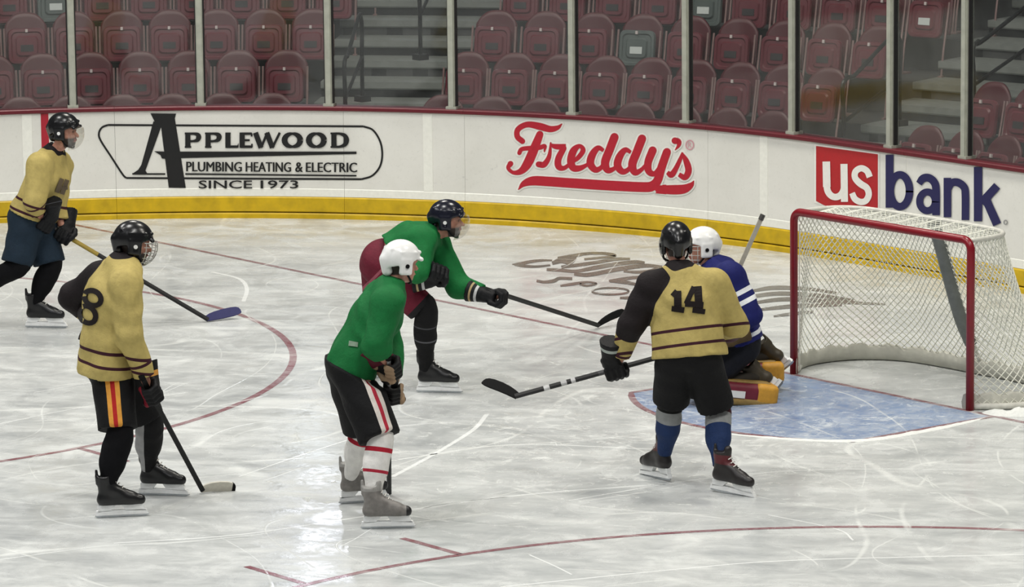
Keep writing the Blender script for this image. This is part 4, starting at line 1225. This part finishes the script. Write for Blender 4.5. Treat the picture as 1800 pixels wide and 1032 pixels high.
# ---- gold jersey number 8, standing at left, facing right
f1 = on_ice(205, 909); f2 = on_ice(279, 871); d0 = (dist_of(f1) + dist_of(f2)) / 2; P = frame(d0)
stop_heel = on_ice(356, 862, .02); B_hand = P(264, 690, -.20)
S8 = dict(label='player in gold jersey number 8 and black pants with orange stripe, standing at left', seed=1.0,
    j=dict(head=P(236, 430, .06), neck=P(214, 466, .0), chest=P(196, 522, -.02), pelvis=P(192, 638, 0),
           sho_r=P(222, 500, -.20), elb_r=P(226, 590, -.27), hand_r=B_hand,
           sho_l=P(180, 487, .19), elb_l=P(126, 524, .30), hand_l=P(205, 592, .34),
           hip_r=P(198, 662, -.10), knee_r=P(208, 770, -.26), foot_r=f1, hip_l=P(214, 658, .10), knee_l=P(262, 748, .20), foot_l=f2),
    face=hdir(.93, .25, -.18), head_up=nrm(UP + hdir(1, .2) * .12), toe_r=hdir(.98, .18), toe_l=hdir(.97, -.2), fwd=hdir(.94, .34),
    grip_r=stop_heel - B_hand, grip_l=UP, flip_r=1,
    jersey=banded('gold_jersey_eight', GOLD, [(None, 'tor', .155, .177, BURG), (None, 'tor', .065, .085, BURG), ('ml', 'al', .2, 9, DK), ('yl', 'al', .53, 9, DK), ('ml', 'al', .055, .075, BURG),
                  ('mr', 'ar', .115, .135, BURG), ('mr', 'ar', .02, .04, BURG), (None, 'neckd', 0, .098, DK)]),
    pants=banded('black_pants_orange_stripe', (12, 12, 14), [('sider', 'angr', -34, 4, (214, 150, 62)), ('sider', 'angr', -21, -9, (170, 30, 30))]),
    sock_r=mat('black_sock', (12, 12, 15), .85, bump=.2, spec=.15), sock_l=banded('black_sock_grey_inner', (12, 12, 14), [(None, 'fr', -9, -.012, (158, 158, 158))]),
    boot=mat('black_boot', (14, 14, 16), .35, var=.2), glove=banded('black_glove_orange_cuff', (15, 15, 17), [(None, 'cuff', .02, .055, (206, 146, 66)), (None, 'knuckle', -.06, -.036, (130, 30, 44))], .6),
    helmet=M_BLACKP, vent=M_WHITEP, mask='cage', hem=.06, beard=True, girth=1.1, hemw=1.06, sock=1.06)
build_player(S8)
o = jersey_number(S8, [dens([(164 + 14 * math.cos(a) + 5 * math.sin(a) * -.6, 524 - 13 * math.sin(a), 9) for a in np.linspace(0, 2 * math.pi + .3, 22)], 2),
                       dens([(155 + 14 * math.cos(a) + 5 * math.sin(a) * -.6, 553 - 15 * math.sin(a), 9) for a in np.linspace(0, 2 * math.pi + .3, 22)], 2)], 'jersey_number', M_NUM)
stick_obj(B_hand + nrm(B_hand - stop_heel) * .16, stop_heel, on_ice(409, 856, .02), 'black hockey stick with white taped blade held by the gold number 8 player', M_STICKB, M_TAPEW, M_TAPE)

# ---- gold jersey at the far left by the boards
f1 = on_ice(74, 576); d0 = dist_of(f1); P = frame(d0)
hl_ = on_ice(366, 562, .02); A_lo = P(112, 412, .02)
top_dir = nrm(A_lo - hl_); A_hi = P(76, 392, -.12)
S_A = dict(label='player in gold jersey and dark teal pants gliding beside the boards at far left', seed=2.0,
    j=dict(head=P(114, 232, -.05), neck=P(92, 272, .0), chest=P(84, 312, 0), pelvis=P(54, 390, 0),
           sho_r=P(72, 290, -.17), elb_r=P(60, 352, -.26), hand_r=A_hi, sho_l=P(105, 290, .14), elb_l=P(98, 355, .16), hand_l=A_lo,
           hip_r=P(45, 405, -.10), knee_r=P(28, 470, -.16), foot_r=P(-62, 556, .05), hip_l=P(72, 405, .08), knee_l=P(88, 470, .02), foot_l=f1),
    face=hdir(.95, -.28, -.12), toe_l=hdir(.98, -.15), toe_r=hdir(.9, -.35, -.35), fup_r=nrm(UP + RH * .35), fwd=hdir(.9, -.4),
    grip_l=hl_ - A_lo, grip_r=A_lo - A_hi,
    jersey=banded('gold_jersey_far', GOLD, [(None, 'tor', .12, .14, BURG), (None, 'tor', .03, .05, BURG), ('mr', 'ar', .13, .152, BURG), ('mr', 'ar', .03, .052, BURG), (None, 'neckd', 0, .105, DK)]),
    pants=banded('dark_teal_pants', (22, 38, 52), [(None, 'legr', -.16, -.135, (190, 195, 195))]),
    sock_r=mat('black_sock_far', (12, 12, 15), .85, bump=.2, spec=.15), sock_l=mat('black_sock_near', (12, 12, 15), .85, bump=.2, spec=.15),
    boot=mat('black_boot_far', (15, 15, 18), .35, var=.2), glove=banded('black_glove_grey', (13, 14, 18), [(None, 'knuckle', .028, .036, (70, 72, 78))], .6),
    helmet=M_BLACKP, vent=M_WHITEP, mask='shield', beard=True, hem=-.05, pant_len=.9, pg=1.08)
build_player(S_A)
jersey_number(S_A, [dens([(99, 338, 8), (108, 314, 8)], 6), dens([(108, 341, 8), (117, 316, 8)], 6), dens([(98, 330, 6), (118, 330, 6)], 6)], 'chest_crest', mat('dark_crest', (92, 78, 58), .8))
stick_obj(A_lo + nrm(A_lo - hl_) * .30, hl_, on_ice(421, 553, .03), 'hockey stick with navy blade held by the gold jersey player at far left', banded('black_gold_shaft', (8, 8, 9), [(None, 's', .32, .62, (150, 128, 46))], .65, False), M_NAVYB)

# ---- green jersey with white helmet, standing at centre
f1 = on_ice(672, 929); f2 = on_ice(632, 884); d0 = (dist_of(f1) + dist_of(f2)) / 2; P = frame(d0)
C_hi = P(686, 648, -.20); C_lo = P(693, 688, -.05); C_heel = on_ice(684, 866, .02)
GREEN = (15, 102, 50)
S_C = dict(label='player in green jersey and white helmet with black striped pants, standing at centre', seed=3.0,
    j=dict(head=P(706, 464, .05), neck=P(688, 506, 0), chest=P(664, 552, 0), pelvis=P(618, 642, 0),
           sho_r=P(682, 534, -.19), elb_r=P(662, 608, -.28), hand_r=C_hi, sho_l=P(668, 520, .18), elb_l=P(684, 606, .22), hand_l=C_lo,
           hip_r=P(626, 660, -.10), knee_r=P(668, 772, -.28), foot_r=f1, hip_l=P(614, 654, .10), knee_l=P(640, 755, .24), foot_l=f2),
    face=hdir(.86, .46, -.12), head_up=nrm(UP + hdir(1, .3) * .1), toe_r=hdir(1, .05), toe_l=hdir(.97, .2), fwd=hdir(.92, .3), grip_r=C_lo - C_hi, grip_l=C_heel - C_lo,
    jersey=banded('green_jersey_centre', GREEN, [(None, 'neckd', 0, .07, (14, 84, 42))]),
    pants=banded('black_pants_white_red_stripe', (12, 12, 14), [('sider', 'angr', -40, -2, (212, 204, 196)), ('sider', 'angr', -26, -15, (168, 40, 58))]),
    sock_r=banded('white_sock_red_bands', (226, 224, 220), [(None, 'dn', .055, .085, (172, 30, 50)), (None, 'dn', .2, .22, (172, 40, 60))]),
    sock_l=banded('white_sock_red_bands_far', (226, 224, 220), [(None, 'dn', .055, .085, (172, 30, 50))]),
    boot=banded('grey_boot', (122, 118, 114), [(None, 'toe', .155, 9, (22, 22, 24)), (None, 'hgt', .25, 9, (150, 148, 144))], .45, False, .25),
    glove=banded('black_glove_maroon_cuff', (20, 19, 20), [(None, 'knuckle', -.07, -.034, (150, 126, 100)), (None, 'cuff', -.015, .14, (84, 20, 36))], .6),
    helmet=M_WHITEP, vent=M_BLACKC, mask='none', hem=.05, pant_len=.98, sock=.98, pg=1.16, hemw=.95)
build_player(S_C)
jersey_number(S_C, [dens([(614, 604, 9), (630, 606, 9)], 4)], 'hem_patch', mat('grey_patch', (120, 140, 120), .8))
stick_obj(C_hi + nrm(C_hi - C_lo) * .12, C_heel, C_heel + hdir(-.55, .83) * .28, 'grey and white hockey stick held upright by the white helmet player', banded('grey_white_shaft', (150, 150, 150), [(None, 's', .45, .7, (220, 220, 218)), (None, 's', 1.0, 3, (24, 24, 26))], .65, False), M_TAPE)

# ---- green jersey bending forward, maroon pants
f1 = on_ice(764, 690); d0 = dist_of(f1); P = frame(d0)
D_hi = P(768, 482, -.30); D_lo = P(874, 523, -.10)
D_heel = at(1052, 572, dist_of(on_ice(1052, 577)))
S_D = dict(label='player in green jersey and maroon pants bending forward and reaching with his stick', seed=4.0,
    j=dict(head=P(788, 388, -.02), neck=P(757, 414, 0), chest=P(727, 424, 0), pelvis=P(668, 462, 0),
           sho_r=P(744, 424, -.17), elb_r=P(736, 478, -.32), hand_r=D_hi, sho_l=P(768, 432, .14), elb_l=P(804, 503, .04), hand_l=D_lo,
           hip_r=P(672, 476, -.09), knee_r=P(748, 548, -.12), foot_r=f1, hip_l=P(664, 476, .09), knee_l=P(668, 580, .16), foot_l=on_ice(628, 668)),
    face=hdir(.97, -.12, -.2), toe_r=hdir(.98, -.18), toe_l=hdir(.9, .4), fwd=hdir(.98, .1), grip_r=D_lo - D_hi, grip_l=D_heel - D_lo,
    jersey=banded('green_jersey_far', (15, 104, 50), [(None, 'neckd', 0, .06, (14, 84, 42))]),
    pants=banded('maroon_pants', (98, 24, 42), [(None, 'legr', .36, .9, (24, 22, 24)), (None, 'legr', -.02, .0, (150, 80, 92))]),
    sock_r=banded('black_sock_bands', (12, 12, 14), [(None, 'dn', .10, .112, (70, 70, 74)), (None, 'dn', .21, .222, (90, 90, 94))]), sock_l=mat('black_sock_back', (12, 12, 15), .85, bump=.2, spec=.15),
    boot=mat('black_boot_centre', (15, 15, 17), .35, var=.25), glove=banded('black_glove_white_cuff', (14, 15, 18), [(None, 'cuff', .03, .05, (190, 190, 190)), (None, 'cuff', .075, .09, (170, 150, 110))], .6),
    helmet=mat('navy_helmet_plastic', (18, 20, 34), .22), vent=M_WHITEP, mask='shield', hem=-.14, beard=True, pant_len=.92, girth=.98)
build_player(S_D)
stick_obj(D_hi + nrm(D_hi - D_lo) * .12, D_heel, at(1090, 548, dist_of(on_ice(1052, 577)) + .22), 'black hockey stick reached out by the bending green jersey player', banded('black_white_shaft', (8, 8, 9), [(None, 's', .12, .48, (190, 190, 186))], .65, False), M_TAPE)

# ---- gold jersey number 14 seen from behind
f1 = on_ice(1280, 868); f2 = on_ice(1158, 842); d0 = (dist_of(f1) + dist_of(f2)) / 2; P = frame(d0)
E_lo = P(1083, 649, .16); E_hi = P(1245, 604, .42)
E_heel = at(905, 697, d0 + .35)
S_E = dict(label='player in gold jersey number 14 seen from behind, with blue and grey socks', seed=5.0,
    j=dict(head=P(1188, 430, .12), neck=P(1194, 478, .06), chest=P(1205, 530, .0), pelvis=P(1212, 622, -.06),
           sho_r=P(1254, 500, .02), elb_r=P(1292, 570, .10), hand_r=E_hi, sho_l=P(1146, 504, .02), elb_l=P(1110, 570, .02), hand_l=E_lo,
           hip_r=P(1238, 645, -.06), knee_r=P(1262, 728, .02), foot_r=f1, hip_l=P(1186, 645, -.04), knee_l=P(1178, 716, .10), foot_l=f2),
    face=hdir(-.12, .97, -.15), toe_r=hdir(.80, -.55, -.08), toe_l=hdir(-.55, .82, -.05), fwd=hdir(-.12, .99), grip_l=E_heel - E_lo, grip_r=E_lo - E_hi, flip_l=-1,
    jersey=banded('gold_jersey_fourteen', GOLD, [(None, 'tor', .168, .188, BURG), (None, 'tor', .068, .088, BURG), ('yl', 'al', .19, 9, DK), ('ml', 'al', .045, .065, BURG), ('mr', 'ar', .19, .21, BURG), (None, 'neckd', 0, .115, DK)]),
    pants=banded('black_pants_plain', (12, 12, 14), []),
    sock_r=banded('blue_grey_sock', (30, 50, 90), [(None, 'dn', -9, .015, (64, 22, 34)), (None, 'dn', .015, .095, (142, 144, 144))]),
    sock_l=banded('blue_grey_sock_left', (30, 50, 90), [(None, 'dn', -9, .01, (12, 12, 14)), (None, 'dn', .01, .095, (142, 144, 144))]),
    boot=banded('black_boot_maroon', (34, 30, 30), [(None, 'hgt', .2, .26, (84, 26, 32))], .4, False, .25), glove=banded('black_glove_grey_cuff', (12, 12, 14), [(None, 'cuff', .06, .085, (168, 176, 170))], .6),
    helmet=M_BLACKP, vent=M_BLACKC, mask='cage', hem=.02, w_hem=1.45, w_chest=1.5, pg=1.04)
build_player(S_E)
jersey_number(S_E, [dens([(1191, 512, 13), (1192, 543, 13)]), dens([(1181, 542, 10), (1203, 545, 10)]), dens([(1182, 521, 8), (1190, 512, 8)], 4),
                    dens([(1226, 504, 13), (1229, 546, 13)]), dens([(1220, 505, 9), (1206, 534, 9)]), dens([(1204, 534, 10), (1236, 536, 10)]), dens([(1217, 545, 9), (1239, 548, 9)])], 'jersey_number', M_NUM)
jersey_mark = Print()
stick_obj(E_hi + nrm(E_hi - E_lo) * .1, E_heel, at(845, 668, d0 + .5), 'long black hockey stick held low by the gold number 14 player', banded('black_shaft_marks', (8, 8, 9), [(None, 's', 1.02, 1.05, (190, 190, 190)), (None, 's', 1.08, 1.12, (170, 170, 170)), (None, 's', 1.2, 1.24, (190, 190, 190)), (None, 's', .72, .86, (60, 60, 62))], .65, False), M_TAPE, blade_h=.06)
# ---- goaltender kneeling in the crease, mostly behind number 14
f1 = on_ice(1345, 700); d0 = dist_of(f1); P = frame(d0)
BLUE = (24, 29, 92)
S_G = dict(label='goaltender in blue jersey and white mask kneeling in the crease behind number 14', seed=6.0, goalie=True,
    j=dict(head=P(1233, 436, .08), neck=P(1256, 472, .02), chest=P(1274, 515, .0), pelvis=P(1300, 600, .0),
           sho_l=P(1284, 486, -.20), elb_l=P(1318, 552, -.24), hand_l=P(1262, 596, -.34), sho_r=P(1262, 478, .20), elb_r=P(1278, 540, .36), hand_r=P(1290, 492, .42),
           hip_l=P(1305, 610, -.10), knee_l=P(1228, 680, -.2), foot_l=P(1358, 697, -.06), hip_r=P(1300, 606, .10), knee_r=P(1238, 655, .3), foot_r=P(1374, 655, .35)),
    face=hdir(-.9, -.25, -.1), toe_l=hdir(-.62, -.25, -.72), toe_r=hdir(-.62, .35, -.6), fup_l=nrm(UP * .55 - RH * .8), fup_r=nrm(UP * .55 - RH * .8), fwd=hdir(-.95, .2),
    grip_r=P(1340, 380, .42) - P(1290, 492, .42), grip_l=UP,
    jersey=banded('blue_jersey', BLUE, [('ml', 'al', .30, .335, (226, 228, 230)), ('ml', 'al', .375, .41, (226, 228, 230)), ('mr', 'ar', .28, .36, (226, 228, 230)), (None, 'tor', .03, .06, (226, 228, 230))]),
    sock_l=mat('goalie_sock', (40, 34, 26), .8), sock_r=mat('goalie_sock_far', (40, 34, 26), .8), pants=banded('black_goalie_pants', (18, 19, 26), []), boot=mat('goalie_boot', (60, 52, 36), .5), glove=banded('goalie_glove', (84, 66, 40), []),
    helmet=M_WHITEP, vent=M_BLACKC, mask='cage', hem=.0, pant_len=.98, w_chest=1.6)
goalie = build_player(S_G)
GB = S_G['base']
M_PADM = mat('maroon_pad', (112, 26, 44), .55, var=.1); M_PADY = mat('gold_pad', (206, 150, 48), .55, var=.12); M_PADT = mat('tan_pad', (150, 122, 66), .6, var=.15)
for s, kk in (('l', -1), ('r', 1)):
    J = S_G['j']; a = np.asarray(J['knee_' + s]); b_ = np.asarray(J['foot_' + s]) + UP * .02
    t = nrm(b_ - a); L = np.linalg.norm(b_ - a); up = nrm(UP - t * (UP @ t)); sd = np.cross(t, up)
    c = a + t * L * .45; c[2] = max(c[2], .09)
    V, Q = sdf_mesh([(rbox(c, (t, up, sd), (L * .52, .075, .145), .045), 0, False), (rbox(c - t * L * .45 + up * .03, (t, up, sd), (.10, .09, .13), .05), .03, False)], .012)
    po = soft_obj('leg_pad', (V, Q), M_PADM, goalie, GB); po['label'] = 'maroon and gold goalie leg pad'
    V, Q = sdf_mesh([(rbox(c + t * L * .40, (t, up, sd), (.09, .082, .152), .04), 0, False)], .012); soft_obj('pad_toe', (V, Q), M_PADY, po, GB)
    V, Q = sdf_mesh([(rbox(c - up * .06 - sd * .0, (t, up, sd), (L * .5, .03, .152), .02), 0, False)], .012); soft_obj('pad_edge', (V, Q), M_PADT, po, GB)
    V, Q = sdf_mesh([(rbox(c + up * .078, (t, up, sd), (L * .46, .012, .10), .01), 0, False)], .010); soft_obj('pad_roll', (V, Q), M_PADT, po, GB)
    pb = MB(); pb.box(c + sd * kk * -.0 + up * .0 - GB + (sd if s == 'l' else -sd) * 0 + nrm(-FH - t * (-FH @ t)) * .147, (.055, .025, .006), (t, up, nrm(-FH - t * (-FH @ t)))); pb.build('pad_label', M_WHITE, po)
gh = np.asarray(S_G['j']['hand_r']); gt = P(1340, 380, .42)
g_ax = nrm(gt - gh); g_heel = gh - g_ax * .60
t = empty('goalie_stick', g_heel); tag(t, 'pale goalie stick raised upright behind the blue jersey goaltender', 'stick')
M_GST = mat('pale_goalie_stick', (176, 170, 156), .5, var=.1)
b = MB(); n_ = nrm(np.cross(g_ax, FH)); b.box((gh + gt) / 2 - g_heel, (.016, .012, np.linalg.norm(gt - gh) / 2), (n_, np.cross(g_ax, n_), g_ax)); b.build('shaft', M_GST, t)
b = MB(); b.box(-g_ax * -.28, (.042, .013, .30), (n_, np.cross(g_ax, n_), g_ax)); b.build('paddle', M_GST, t)
b = MB(); b.prism([(-.04, -.02), (-.36, .06), (-.37, .13), (-.04, .07)], (0, 0, 0), RH, UP, FH, .014); b.build('blade', M_TAPE, t)
b = MB(); b.tube([gt - g_heel - g_ax * .03, gt - g_heel + g_ax * .012], .02, 8); b.build('butt_tape', mat('dark_butt_tape', (74, 72, 68)), t)
